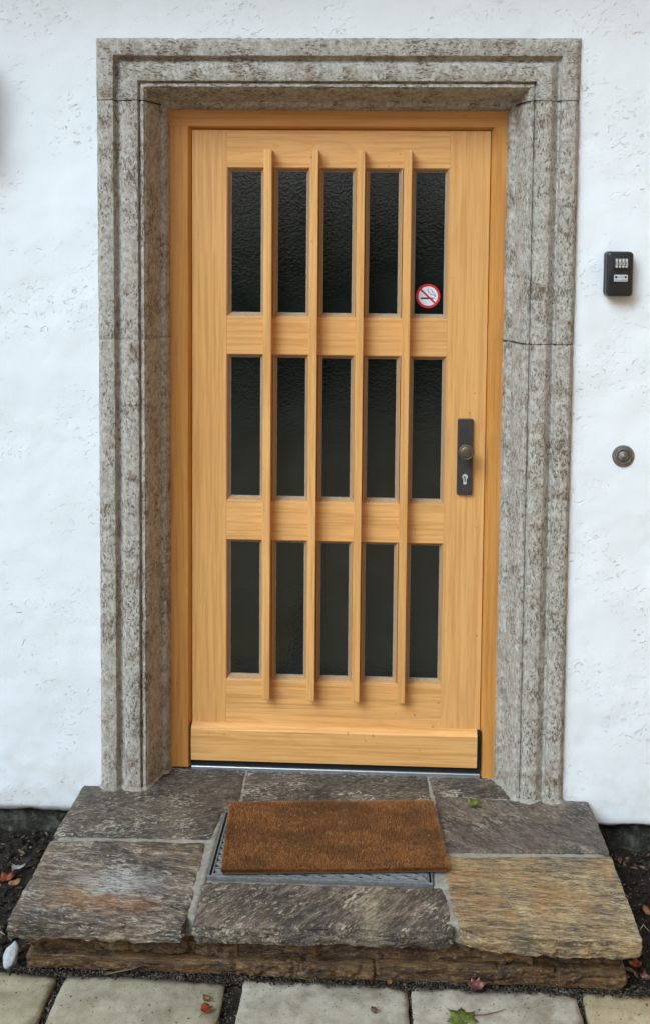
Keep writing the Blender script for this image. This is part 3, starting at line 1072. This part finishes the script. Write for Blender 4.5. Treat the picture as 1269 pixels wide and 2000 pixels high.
obj('disc', poly(bmesh.new(), circ(SR), SY, 0.0008), M['white'], stk)
bm = bmesh.new()
ra, rb = circ(SR), circ(SR * 0.80)
A = [bm.verts.new((p[0], SY - .0004, p[1])) for p in ra]
B = [bm.verts.new((p[0], SY - .0004, p[1])) for p in rb]
C = [bm.verts.new((p[0], SY + .0001, p[1])) for p in ra]
for i in range(48):
    j = (i + 1) % 48
    bm.faces.new((A[i], A[j], B[j], B[i]))
    bm.faces.new((A[i], A[j], C[j], C[i]))
obj('ring', bm, M['red'], stk)


def strip(bm, p, q, w, y):
    p, q = Vector(p), Vector(q)
    d = (q - p).normalized()
    n = Vector((-d.y, d.x)) * w / 2
    poly(bm, [p - n, q - n, q + n, p + n], y)


bm = bmesh.new()
strip(bm, (SX - .0235, SZ + .0205), (SX + .0225, SZ - .0225), 0.0058, SY - .0007)
obj('slash', bm, M['red'], stk)
bm = bmesh.new()
strip(bm, (SX - .0225, SZ - .0072), (SX + .0150, SZ - .0072), 0.0052, SY - .0003)
strip(bm, (SX + .0170, SZ - .0072), (SX + .0186, SZ - .0072), 0.0052, SY - .0003)
strip(bm, (SX + .0206, SZ - .0072), (SX + .0220, SZ - .0072), 0.0052, SY - .0003)
obj('cigarette', bm, M['ink'], stk)
bm = bmesh.new()
for path in ([(.0005, .0235), (-.0015, .0185), (.0015, .0125), (.0060, .0090), (.0090, .0045), (.0150, .0040), (.0195, .0025), (.0215, -.0020)],
             [(.0075, .0215), (.0115, .0185), (.0140, .0120), (.0185, .0095), (.0225, .0060), (.0235, -.0020)]):
    for a, b in zip(path, path[1:]):
        strip(bm, (SX + a[0], SZ + a[1]), (SX + b[0], SZ + b[1]), 0.0017, SY - .0003)
obj('smoke_line', bm, M['ink'], stk)

# ------------------------------------------------------------------ stone step
stp = thing('door_step', 'broad stone doorstep of riven schist slabs on rubble base', 'step', (0, -0.3, -0.17))
S1 = [(-0.7815, 0.022), (-0.726, 0.022), (-0.720, 0.16), (-0.2845, 0.16), (-0.2840, 0.060), (-0.2800, -0.030), (-0.2960, -0.092), (-0.3200, -0.108), (-0.3345, -0.2490), (-0.7880, -0.2600)]
S2 = [(-0.2765, 0.16), (0.3040, 0.16), (0.3120, 0.030), (0.3205, -0.0950), (-0.2880, -0.0950), (-0.2700, -0.030), (-0.2750, 0.060)]
S3 = [(0.3120, 0.16), (0.70, 0.16), (0.70, 0.0275), (0.5440, 0.0245), (0.4350, 0.0270), (0.3225, 0.0330)]
S4 = [(0.3255, 0.0225), (0.5420, 0.0130), (0.70, 0.016), (0.7200, 0.018), (0.7980, 0.020), (0.8040, -0.06), (0.8050, -0.2560), (0.5900, -0.2640), (0.3420, -0.2735), (0.3330, -0.1080)]
S5 = [(-0.7880, -0.2800), (-0.5500, -0.2700), (-0.3470, -0.2690), (-0.3400, -0.3300), (-0.3420, -0.4050), (-0.3420, -0.4700), (-0.3320, -0.5300), (-0.3380, -0.6330), (-0.5600, -0.6330), (-0.7850, -0.6380), (-0.7860, -0.45)]
S6 = [(-0.3160, -0.4460), (0.0000, -0.4430), (0.3220, -0.4370), (0.3330, -0.5000), (0.3445, -0.6060), (0.2000, -0.6180), (0.1030, -0.6140), (-0.1200, -0.6250), (-0.3160, -0.6270), (-0.3150, -0.55)]
S7 = [(0.3380, -0.2940), (0.5900, -0.2850), (0.8060, -0.2720), (0.8070, -0.45), (0.8050, -0.6270), (0.6000, -0.6330), (0.4200, -0.6240), (0.3560, -0.5970), (0.3450, -0.5200), (0.3370, -0.4300)]
for i, (s, mk, an, rel) in enumerate(((S1, 's_back', 12, .0022), (S2, 's_back', 40, .0018), (S3, 's_back', 5, .0014), (S4, 's_right', -38, .0020), (S5, 's_left', -7, .0030), (S6, 's_mid', 56, .0032), (S7, 's_gold', -4, .0034))):
    finish(obj('slab', rough_slab(s, (0, -.001, -.002, .0005, 0, -.001, .001)[i], 0.050 if i > 2 else 0.04, seed=i + 1, relief=rel, chip=0.0030, ang=an, step=0.009), M[mk], stp, True))
# bed of mortar under and between the slabs, leaving the grating pit open
bm = bmesh.new()
GX0, GX1, GYa, GYb = -0.3130, 0.3010, -0.4300, -0.1020
for a in ((-0.770, GX0, -0.590, 0.02, -0.055, -0.0040), (GX1, 0.790, -0.582, 0.018, -0.055, -0.0040), (GX0, GX1, -0.585, GYa, -0.055, -0.0060), (GX0, GX1, GYb, 0.015, -0.055, -0.0060), (-0.6, 0.6, 0.015, 0.16, -0.055, -0.0058)):
    x0, x1, y0, y1, z0, z1 = a
    nx, ny = max(2, int((x1 - x0) / 0.012)), max(2, int((y1 - y0) / 0.012))
    g = [[bm.verts.new((x0 + (x1 - x0) * i / nx, y0 + (y1 - y0) * j / ny, z1 + fb((x0 + (x1 - x0) * i / nx, y0 + (y1 - y0) * j / ny, 8), 30, 3) * 0.0012 - 0.0012)) for i in range(nx + 1)] for j in range(ny + 1)]
    for j in range(ny):
        for i in range(nx):
            bm.faces.new((g[j][i], g[j][i + 1], g[j + 1][i + 1], g[j + 1][i]))
    for line in (g[0], g[-1], [r_[0] for r_ in g], [r_[-1] for r_ in g]):
        lo = [bm.verts.new((v.co.x, v.co.y, z0)) for v in line]
        for i in range(len(line) - 1):
            bm.faces.new((line[i], line[i + 1], lo[i + 1], lo[i]))
bmesh.ops.recalc_face_normals(bm, faces=bm.faces)
obj('mortar_bed', bm, M['mortar'], stp, True)
obj('rubble_core', bbox(-0.735, 0.755, -0.545, 0.10, -0.20, -0.052), M['plinth'], stp)
up = [-0.752, -0.585, -0.330, -0.205, 0.055, 0.300, 0.545, 0.772]
for i, (a, b) in enumerate(zip(up, up[1:])):
    zb = -0.126 + 0.018 * (i / 6) + (0, .006, -.005, .004, -.006, .005, 0)[i]
    obj('base_stone', rough_block(a + .001, b - .001, -0.560 - (i * 3 % 4) * .005, -0.35, zb, -0.046, seed=i + 3, amp=0.014, cuts=13, rnd=.006), M['base'], stp, True)
low = [-0.762, -0.597, -0.210, -0.030, 0.145, 0.455, 0.603, 0.780]
for i, (a, b) in enumerate(zip(low, low[1:])):
    zt = -0.129 + 0.020 * (i / 6)
    obj('base_stone', rough_block(a + .001, b - .001, -0.584 - (i * 5 % 4) * .004, -0.35, -0.156 + .004 * (i % 2) + .006 * (i / 6), zt, seed=i + 21, amp=0.013, cuts=13, rnd=.006), M['base'], stp, True)
obj('base_mortar', rough_block(-0.745, 0.765, -0.562, -0.36, -0.130, -0.048, seed=77, amp=0.010, cuts=34, rnd=.003), M['base'], stp, True)
obj('base_mortar', rough_block(-0.752, 0.770, -0.587, -0.36, -0.160, -0.122, seed=78, amp=0.010, cuts=34, rnd=.003), M['base'], stp, True)
for sx in (-0.755, 0.775):
    for j, (y0, y1) in enumerate(((-0.345, -0.20), (-0.195, 0.03))):
        s_ = 1 if sx < 0 else -1
        obj('base_stone', rough_block(min(sx, sx + s_ * .2), max(sx, sx + s_ * .2), y0, y1, -0.19, -0.047, seed=j + 40, amp=0.008), M['base'], stp, True)

# ------------------------------------------------------------------ grating in the step
gr = thing('foot_grating', 'galvanised steel foot grating let into the step beneath the doormat', 'grating', (0, -0.26, -0.01))
bm = bmesh.new()
for (ins, w, z1, z0) in ((0.002, 0.0045, 0.0020, -0.03), (0.0115, 0.0050, -0.0010, -0.03)):
    x0, x1, y0, y1 = GX0 + ins, GX1 - ins, GYa + ins, GYb - ins
    box(bm, x0, x1, y0, y0 + w, z0, z1, bev=.0006)
    box(bm, x0, x1, y1 - w, y1, z0, z1, bev=.0006)
    box(bm, x0, x0 + w, y0 + w + .0002, y1 - w - .0002, z0, z1, bev=.0006)
    box(bm, x1 - w, x1, y0 + w + .0002, y1 - w - .0002, z0, z1, bev=.0006)
obj('grating_frame', bm, M['galv'], gr)
obj('pit_floor', bbox(GX0 - .01, GX1 + .01, GYa - .01, GYb + .01, -0.058, -0.045), M['dark'], gr)
bm = bmesh.new()
px, py = 0.050, 0.0138
nr = int((GYb - GYa - 0.034) / py)
for j in range(nr + 1):
    y = GYa + 0.0185 + j * py
    x = GX0 + 0.017
    k = 0
    while x < GX1 - 0.018:
        x2 = min(x + px / 2, GX1 - 0.0168)
        da = py * 0.5 if (k + j) % 2 else 0
        db = py * 0.5 if (k + 1 + j) % 2 else 0
        p, q = (x, y + da), (x2, y + db)
        w, zt, zb = 0.0016, -0.0015, -0.0095
        vv = [bm.verts.new((p[0], p[1] + s * w, z)) for s, z in ((-1, zb), (1, zb), (1, zt), (-1, zt))] + [bm.verts.new((q[0], q[1] + s * w, z)) for s, z in ((-1, zb), (1, zb), (1, zt), (-1, zt))]
        for f in ((0, 1, 5, 4), (1, 2, 6, 5), (2, 3, 7, 6), (3, 0, 4, 7)):
            bm.faces.new([vv[i] for i in f])
        x += px / 2
        k += 1
bmesh.ops.recalc_face_normals(bm, faces=bm.faces)
o = obj('expanded_mesh', bm, M['galv_m'], gr)
o['kind'] = 'stuff'

# ------------------------------------------------------------------ doormat
MC, MA, MW, MD = Vector((0.0225, -0.2320)), R(4.3), 0.612, 0.340
mat_t = thing('doormat', 'brown coir doormat lying askew on the step grating', 'doormat', (MC.x, MC.y, 0.003))
ca, sa = math.cos(MA), math.sin(MA)


def mloc(u, v, z):
    return Vector((MC.x + u * ca - v * sa, MC.y + u * sa + v * ca, z))


bm = bmesh.new()
box(bm, -MW / 2, MW / 2, -MD / 2, MD / 2, 0.0035, 0.0125, bev=.002)
for v in bm.verts:
    v.co = mloc(v.co.x, v.co.y, v.co.z)
obj('backing', bm, M['coirback'], mat_t)
rnd = random.Random(5)
verts, faces = [], []
for i in range(95000):
    u, v = rnd.uniform(-1, 1), rnd.uniform(-1, 1)
    if i % 5 == 0:                       # denser, splayed rim
        if rnd.random() < 0.64:
            v = rnd.choice((-1, 1)) * rnd.uniform(.965, 1.0)
        else:
            u = rnd.choice((-1, 1)) * rnd.uniform(.98, 1.0)
    uu, vv = u * MW / 2, v * MD / 2
    L = rnd.uniform(0.0085, 0.0110) + 0.0016 * fb((uu, vv, 1), 9, 2)
    a = rnd.uniform(0, 2 * math.pi)
    tilt = rnd.gauss(0, 0.26)
    tx, ty = math.cos(a) * tilt * L, math.sin(a) * tilt * L
    if abs(u) > .96:
        tx += math.copysign(rnd.uniform(0, 1.0) * L * (abs(u) - .96) / .04, u)
    if abs(v) > .94:
        ty += math.copysign(rnd.uniform(0, 1.0) * L * (abs(v) - .94) / .06, v)
    w = rnd.uniform(0.00035, 0.0007)
    b = a + rnd.uniform(-.8, .8)
    wx, wy = -math.sin(b) * w, math.cos(b) * w
    n0 = len(verts)
    zb = 0.0095
    verts += [mloc(uu - wx, vv - wy, zb), mloc(uu + wx, vv + wy, zb), mloc(uu + tx * .45 + wx * .8, vv + ty * .45 + wy * .8, zb + L * .55), mloc(uu + tx * .45 - wx * .8, vv + ty * .45 - wy * .8, zb + L * .55), mloc(uu + tx * 1.15, vv + ty * 1.15, zb + L * .96)]
    faces += [(n0, n0 + 1, n0 + 2, n0 + 3), (n0 + 3, n0 + 2, n0 + 4)]
me = bpy.data.meshes.new('pile')
base_ = origin(mat_t)
me.from_pydata([v - base_ for v in verts], [], faces)
me.materials.append(M['coir'])
o = bpy.data.objects.new('pile', me)
o['kind'] = 'stuff'
link(o, mat_t)
bm = bmesh.new()
for i in range(46):
    u, v = rnd.uniform(-.46, .46) * MW, rnd.uniform(-.45, .45) * MD
    a = rnd.uniform(0, 6.28)
    L = rnd.choice((.002, .003, .003, .005, .012)) * rnd.uniform(.7, 1.2)
    pts = [mloc(u + math.cos(a) * L * (t - .5) + math.sin(a) * L * .2 * (t - .5) ** 2 * 4, v + math.sin(a) * L * (t - .5), 0.0205 + .001 * rnd.random()) for t in (0, .33, .66, 1)]
    tube(bm, pts, 0.0004, 4)
o = obj('stray_fibre', bm, M['straw'], mat_t)
o['kind'] = 'stuff'

# ------------------------------------------------------------------ key box on the wall
KX0, KX1, KZ0, KZ1, KYF = 0.8045, 0.8845, 1.5690, 1.7025, -0.0180
kb = thing('key_safe', 'black combination key safe mounted on white wall right of door', 'key safe', (0.8445, WY, 1.636))
obj('back_case', soft_plate(KX0, KX1 - .001, KZ0 + .001, KZ1, 0.012, WY + .004, 0.0045, 0.0015), M['blackpl'], kb, True)
obj('front_cover', soft_plate(KX0 + .0015, KX1, KZ0, KZ1 - .0008, 0.012, 0.0035, KYF, 0.0075), M['blackpl'], kb, True)
# raised dial housing
dial = obj('dial_housing', soft_plate(0.8245, 0.8700, 1.6470, 1.6900, 0.004, KYF + .001, KYF - .0028, 0.002), M['blackpl'], kb, True)
for i in range(4):
    cx = 0.8302 + i * 0.0096
    bm = bmesh.new()
    for a, b, dx in ((0.0205, 0.0300, 0.0), (0.0105, 0.0195, 0.0006), (0.0035, 0.0095, 0.0)):
        box(bm, cx + dx, cx + 0.0068 + dx, KYF - .0038, KYF - .0020, 1.6510 + a, 1.6510 + b, bev=.0007)
    obj('number_wheel', bm, M['steel'], dial)
    bm = bmesh.new()
    box(bm, cx + .002, cx + .0036, KYF - .0043, KYF - .0037, 1.6510 + .0125, 1.6510 + .0180)
    box(bm, cx + .0036, cx + .0054, KYF - .0043, KYF - .0037, 1.6510 + .0165, 1.6510 + .0180)
    obj('numeral', bm, M['ink'], dial)
lab = obj('name_plate', soft_plate(0.8272, 0.8672, 1.6135, 1.6335, 0.0025, KYF + .0005, KYF - .0012, 0.0006), M['label'], kb)
for a, b, c, d in ((0.8300, 0.8368, 1.6235, 1.6300), (0.8580, 0.8640, 1.6235, 1.6300)):
    obj('black_square', bbox(a, b, KYF - .0016, KYF - .0011, c, d), M['ink'], lab)
bm = bmesh.new()
rr = random.Random(3)
for z, h, x0, x1 in ((1.6287, .0022, 0.8392, 0.8555), (1.6235, .0034, 0.8392, 0.8555), (1.6160, .0040, 0.8300, 0.8640)):
    x = x0
    while x < x1 - .001:
        w = rr.uniform(.0009, .0021)
        box(bm, x, x + w, KYF - .0015, KYF - .0011, z, z + h * rr.uniform(.7, 1))
        x += w + .0007
obj('worn_print', bm, M['greyink'], lab)
# thumb scoop outline
bm = bmesh.new()
pts = []
for i in range(15):
    a = R(98 - 98 * i / 14)
    pts.append((0.8405 + 0.0232 * math.cos(a), KYF + .0002, 1.5790 + 0.0262 * math.sin(a)))
pts.append((0.8637, KYF + .001, 1.5725))
tube(bm, pts, 0.0008, 6)
obj('thumb_groove', bm, M['ink'], kb)

# ------------------------------------------------------------------ guessed, unseen object added at left to cast a soft shade
wl = thing('shade_caster', 'wall lantern added by guess past left edge to cast soft shade on plaster', 'blocker', (-1.10, WY, 2.14))
obj('caster_plate', bbox(-1.205, -1.110, WY - .012, WY + .006, 2.02, 2.27, bev=.004), M['bronze'], wl)
obj('caster_body', bbox(-1.200, -1.082, -0.100, WY - .013, 2.00, 2.26, bev=.01), M['white'], wl)
obj('caster_top', bbox(-1.210, -1.078, -0.108, WY - .0125, 2.2605, 2.285, bev=.006), M['bronze'], wl)

# ------------------------------------------------------------------ door bell
bl = thing('door_bell', 'round weathered brass doorbell button on white wall below the key safe', 'doorbell', (0.8785, WY, 1.0835))
bx, bz = 0.8785, 1.0835
rose = obj('rosette', lathe(bmesh.new(), bx, bz, [(0.0335, WY + .006), (0.0335, WY - .004), (0.0325, WY - .0058), (0.0240, WY - .0070), (0.0235, WY - .0070), (0.0228, WY - .0100), (0.0215, WY - .0105), (0.0200, WY - .0090), (0.0192, WY - .0060), (0, WY - .0060)], 56), M['bell'], bl, True)
finish(rose)
obj('push_button', lathe(bmesh.new(), bx, bz, [(0.0172, WY - .0058), (0.0170, WY - .0085), (0.0130, WY - .0110), (0.0075, WY - .0120), (0.0062, WY - .0135), (0.0040, WY - .0155), (0, WY - .0162)], 40), M['bell'], rose, True)


# ------------------------------------------------------------------ fallen leaves and small litter
def leaf_mesh(size, rot, loc, lobes=5, tooth=0.25, curl=0.12, seed=0, asp=1.0, fold=0.0):
    rnd = random.Random(seed)
    bm = bmesh.new()
    n = lobes * 8
    ring, mid = [], []
    for i in range(n):
        a = 2 * math.pi * i / n
        l = abs(((a / (2 * math.pi) * lobes + 0.5) % 1) - 0.5) * 2        # 0 at a lobe tip, 1 between
        r = size * (1 - tooth * l ** 0.8) * (1 + rnd.uniform(-.07, .07))
        if i % 2:
            r *= 1 - tooth * .35
        if abs(a - math.pi) < 0.25:
            r *= 0.55
        ring.append((r, a))
    c = bm.verts.new((0, 0, 0))

    def put(r, a):
        x, y = r * math.cos(a) * asp, r * math.sin(a)
        z = curl * (x * x + y * y) / size + fold * abs(y) + 0.06 * size * math.sin(3 * a + seed) * (r / size)
        return bm.verts.new((x, y, z))
    mid = [put(r * .55, a) for r, a in ring]
    out = [put(r, a) for r, a in ring]
    for i in range(n):
        j = (i + 1) % n
        bm.faces.new((c, mid[i], mid[j]))
        bm.faces.new((mid[i], out[i], out[j], mid[j]))
    zmin = min(v.co.z for v in bm.verts)
    m = Matrix.Translation(Vector(loc) - Vector((0, 0, zmin - .001))) @ Matrix.Rotation(R(rot), 4, 'Z')
    bm.transform(m)
    r = bmesh.ops.extrude_face_region(bm, geom=bm.faces[:])
    for v in r['geom']:
        if isinstance(v, bmesh.types.BMVert):
            v.co.z += 0.0005
    bmesh.ops.recalc_face_normals(bm, faces=bm.faces)
    return bm


def leaf(name, label, mat, size, rot, loc, stem=None, cat='leaf', **k):
    t = thing(name, label, cat, loc, 'fallen leaves')
    obj('blade', leaf_mesh(size, rot, loc, **k), M[mat], t, True)
    if stem:
        obj('stem', tube(bmesh.new(), stem, [0.0011] * (len(stem) - 1) + [0.0006], 5), M['leaf_b'], t, True)
    return t


ZP = -0.1535
leaf('maple_leaf', 'lobed green leaf with long stem on the pale paver', 'leaf_g', 0.040, 140, (0.3560, -0.7180, ZP), [(0.383, -0.704, ZP + .004), (0.412, -0.699, ZP + .003), (0.442, -0.692, ZP + .005), (0.4640, -0.6830, ZP + .006)], lobes=7, tooth=0.30, seed=2, curl=.10)
leaf('green_leaf', 'small curled green leaf lying on the step near right jamb', 'leaf_g', 0.024, 200, (0.4420, -0.0420, 0.0035), [(0.462, -0.046, .006), (0.472, -0.052, .004), (0.4830, -0.0500, .004)], lobes=5, tooth=0.22, seed=4, curl=.55, fold=.25)
leaf('red_leaf', 'glossy red curled leaf on the paver left of centre', 'leaf_r', 0.0170, 235, (-0.2630, -0.7220, ZP), [(-0.268, -0.735, ZP + .006), (-0.2780, -0.7490, ZP + .004)], lobes=3, tooth=0.18, seed=8, curl=.5, fold=.3)
leaf('brown_leaf', 'small withered brown leaf just behind the glossy red leaf', 'leaf_b', 0.0110, 20, (-0.2690, -0.6890, ZP), [(-0.259, -0.688, ZP + .006), (-0.2460, -0.6930, ZP + .003)], lobes=3, tooth=0.2, seed=11, curl=.8, fold=.5)
leaf('dry_leaf', 'crumpled dark red dry leaf against the foot of the step', 'leaf_d', 0.0225, 170, (0.4010, -0.6120, ZP), lobes=7, tooth=0.22, seed=14, curl=.5, fold=.35, asp=1.15)
leaf('leaf_fragment', 'tiny tan leaf scrap on the centre grey paver', 'leaf_b', 0.0085, -35, (0.1420, -0.7060, ZP), lobes=3, tooth=0.12, seed=17, curl=.7, fold=.7, asp=1.3)
leaf('yellow_leaf', 'small yellowish leaf scrap beside dark gap under the step', 'leaf_o', 0.0085, 60, (0.1830, -0.5990, -0.158), lobes=4, tooth=0.2, seed=19, curl=.7, fold=.3)
ZS = -0.168
leaf('red_leaf', 'dull red leaf on dark soil at far left edge', 'leaf_r', 0.026, 70, (-0.9420, -0.2210, ZS), lobes=5, tooth=0.35, seed=23, curl=.5, fold=.3)
leaf('orange_leaf', 'small oval orange leaf on dark soil left of step', 'leaf_o', 0.0150, 40, (-0.9080, -0.2500, ZS + .004), lobes=2, tooth=0.1, seed=27, curl=.5, fold=.3, asp=1.3)
leaf('pale_leaf', 'narrow pale grey leaf on dark soil left of step', 'leaf_p', 0.011, 8, (-0.9260, -0.1650, ZS + .004), [(-0.905, -0.163, ZS + .009), (-0.885, -0.156, ZS + .012)], lobes=2, tooth=0.1, seed=31, curl=.3, asp=2.1)
leaf('orange_leaf', 'slender tan leaf standing on the soil at right edge', 'leaf_o', 0.011, 110, (0.9100, -0.2870, ZS + .006), lobes=2, tooth=0.1, seed=35, curl=.5, fold=.5, asp=1.9)
leaf('red_leaf', 'wet dark red leaf on soil by right front corner of step', 'leaf_r', 0.020, 150, (0.8250, -0.4900, ZS), lobes=5, tooth=0.3, seed=39, curl=.6, fold=.4)
leaf('dry_leaf', 'shrivelled brown red leaf between step corner and tan paver', 'leaf_d', 0.017, 15, (0.8420, -0.5350, ZS), lobes=5, tooth=0.3, seed=41, curl=.6, fold=.4)
tag(obj('straw', tube(bmesh.new(), [(-0.905, -0.448, -0.150), (-0.880, -0.462, -0.1485), (-0.8520, -0.476, -0.152)], [.0014, .0014, .0008], 5), M['straw'], None, True), 'pale dry straw stalk on soil by left front corner of step', 'straw')
tag(obj('twig', tube(bmesh.new(), [(-0.545, -0.604, -0.1585), (-0.505, -0.600, -0.150), (-0.478, -0.598, -0.146), (-0.4480, -0.5980, -0.1330)], [.0022, .002, .0015, .0008], 5), M['leaf_b'], None, True), 'thin brown twig leaning on the left base stones of the step', 'twig')
tag(obj('twig', tube(bmesh.new(), [(0.868, -0.365, -0.150), (0.880, -0.352, -0.143), (0.8940, -0.3640, -0.154)], [.0014, .0014, .0008], 5), M['straw'], None, True), 'short curved tan twig on soil right of the step', 'twig')
bm = bmesh.new()
bmesh.ops.create_icosphere(bm, subdivisions=3, radius=1.0)
for v in bm.verts:
    p = v.co.copy()
    q = Vector((p.x * 0.0190, p.y * 0.015, p.z * (0.034 if p.z > 0 else 0.028) )) * (1 + 0.32 * fb(p, 1.3, 3)) * (0.92 if p.x * .6 + p.z > .75 else 1.0)
    v.co = Matrix.Rotation(R(24), 3, 'Y') @ (Matrix.Rotation(R(-22), 3, 'X') @ q) + Vector((-0.7985, -0.5730, -0.1420))
tag(obj('pebble', bm, M['pebble'], None, True), 'oval white pebble at the left front foot of the step', 'pebble')

# crumbs of soil and grit, and leaf litter in the beds: nobody could count these
def scatter(name, mat, n, zone, size, seed, flat=False):
    rnd = random.Random(seed)
    V, F = [], []
    for i in range(n):
        x, y, z = zone(rnd)
        s = size * rnd.uniform(.4, 1.0) ** 2
        n0 = len(V)
        if flat:
            a, t1, t2 = rnd.uniform(0, 6.28), rnd.gauss(0, .35), rnd.gauss(0, .35)
            m = Matrix.Rotation(a, 3, 'Z') @ Matrix.Rotation(t1, 3, 'X') @ Matrix.Rotation(t2, 3, 'Y')
            w = rnd.uniform(.25, .6)
            for p in ((-1, 0, 0), (-.3, -w, .15), (.4, -w * .8, .2), (1, 0, .05), (.4, w * .8, .25), (-.3, w, .1)):
                V.append(m @ (Vector(p) * s) + Vector((x, y, z)))
            F += [(n0, n0 + 1, n0 + 2, n0 + 3), (n0, n0 + 3, n0 + 4, n0 + 5)]
        else:
            for p in ((1, 0, 0), (-1, 0, 0), (0, 1, 0), (0, -1, 0), (0, 0, .8), (0, 0, -.8)):
                V.append(Vector([p[k] * s * rnd.uniform(.6, 1.2) + rnd.uniform(-.2, .2) * s for k in range(3)]) + Vector((x, y, z)))
            for f in ((0, 2, 4), (2, 1, 4), (1, 3, 4), (3, 0, 4), (2, 0, 5), (1, 2, 5), (3, 1, 5), (0, 3, 5)):
                F.append(tuple(n0 + k for k in f))
    me = bpy.data.meshes.new(name)
    me.from_pydata(V, [], F)
    me.materials.append(mat)
    o = bpy.data.objects.new(name, me)
    o['kind'] = 'stuff'
    return link(o)


def gap(r):
    if r.random() < .75:
        x = r.uniform(-.80, .86)
        y = -0.611 + r.uniform(-.008, .030) + r.gauss(0, .004)
        return x, y, -0.157 + max(0, -(y + .612)) * .1 + r.uniform(-.006, .002)
    j = r.choice(((-.652, .010), (-.2115, .020), (.234, .0035), (.655, .006)))
    return j[0] + r.uniform(-1, 1) * j[1], r.uniform(-1.04, -.62), r.uniform(-.176, -.160)


def beds(r):
    x = r.choice((-1, 1)) * r.uniform(.77, 1.25)
    return x, r.uniform(-.60, .04), -0.170 + r.uniform(-.006, .008)


scatter('grit', M['crumb'], 6500, gap, 0.0034, 1)
scatter('grit', M['soil'], 2200, gap, 0.0052, 2)
scatter('soil_crumbs', M['crumb'], 1500, beds, 0.006, 3)
scatter('soil_crumbs', M['soil'], 3000, beds, 0.011, 4)
scatter('leaf_litter', M['leaf_b'], 260, beds, 0.020, 5, True)
scatter('leaf_litter', M['leaf_d'], 120, beds, 0.016, 6, True)


def on_pavers(r):
    return r.uniform(-1.0, 1.0), -0.632 - abs(r.gauss(0, .05)), -0.1545


scatter('grit', M['crumb'], 700, on_pavers, 0.0022, 8)


def on_step(r):
    return r.uniform(-.77, .79), r.uniform(-.60, .0), 0.003


# ------------------------------------------------------------------ woodland across the garden, mirrored in the panes
def canopy(r):
    while True:
        x, y, z = r.uniform(-17, 18), r.uniform(-19, -14), r.uniform(2.3, 13)
        if z > 2.6 + 0.9 * fb((x, 5, 0), .5, 2) + max(0, x + 1) * .35 and z < 10.0 + 3 * fb((x, 0, 0), .22, 2):
            return x, y, z


def hedge(r):
    x = r.uniform(-17, 18)
    return x, r.uniform(-14.5, -13), r.uniform(-.3, 1) * (2.9 + .5 * fb((x, 0, 0), .7, 2)) * 1.0


scatter('woodland', leaf_mat('woodland_foliage', (0.08, 0.17, 0.03), (0.20, 0.34, 0.07)), 4200, canopy, 0.50, 9, True)
scatter('hedge', leaf_mat('hedge_foliage', (0.012, 0.016, 0.008), (0.03, 0.035, 0.016)), 14000, hedge, 0.34, 10, True)
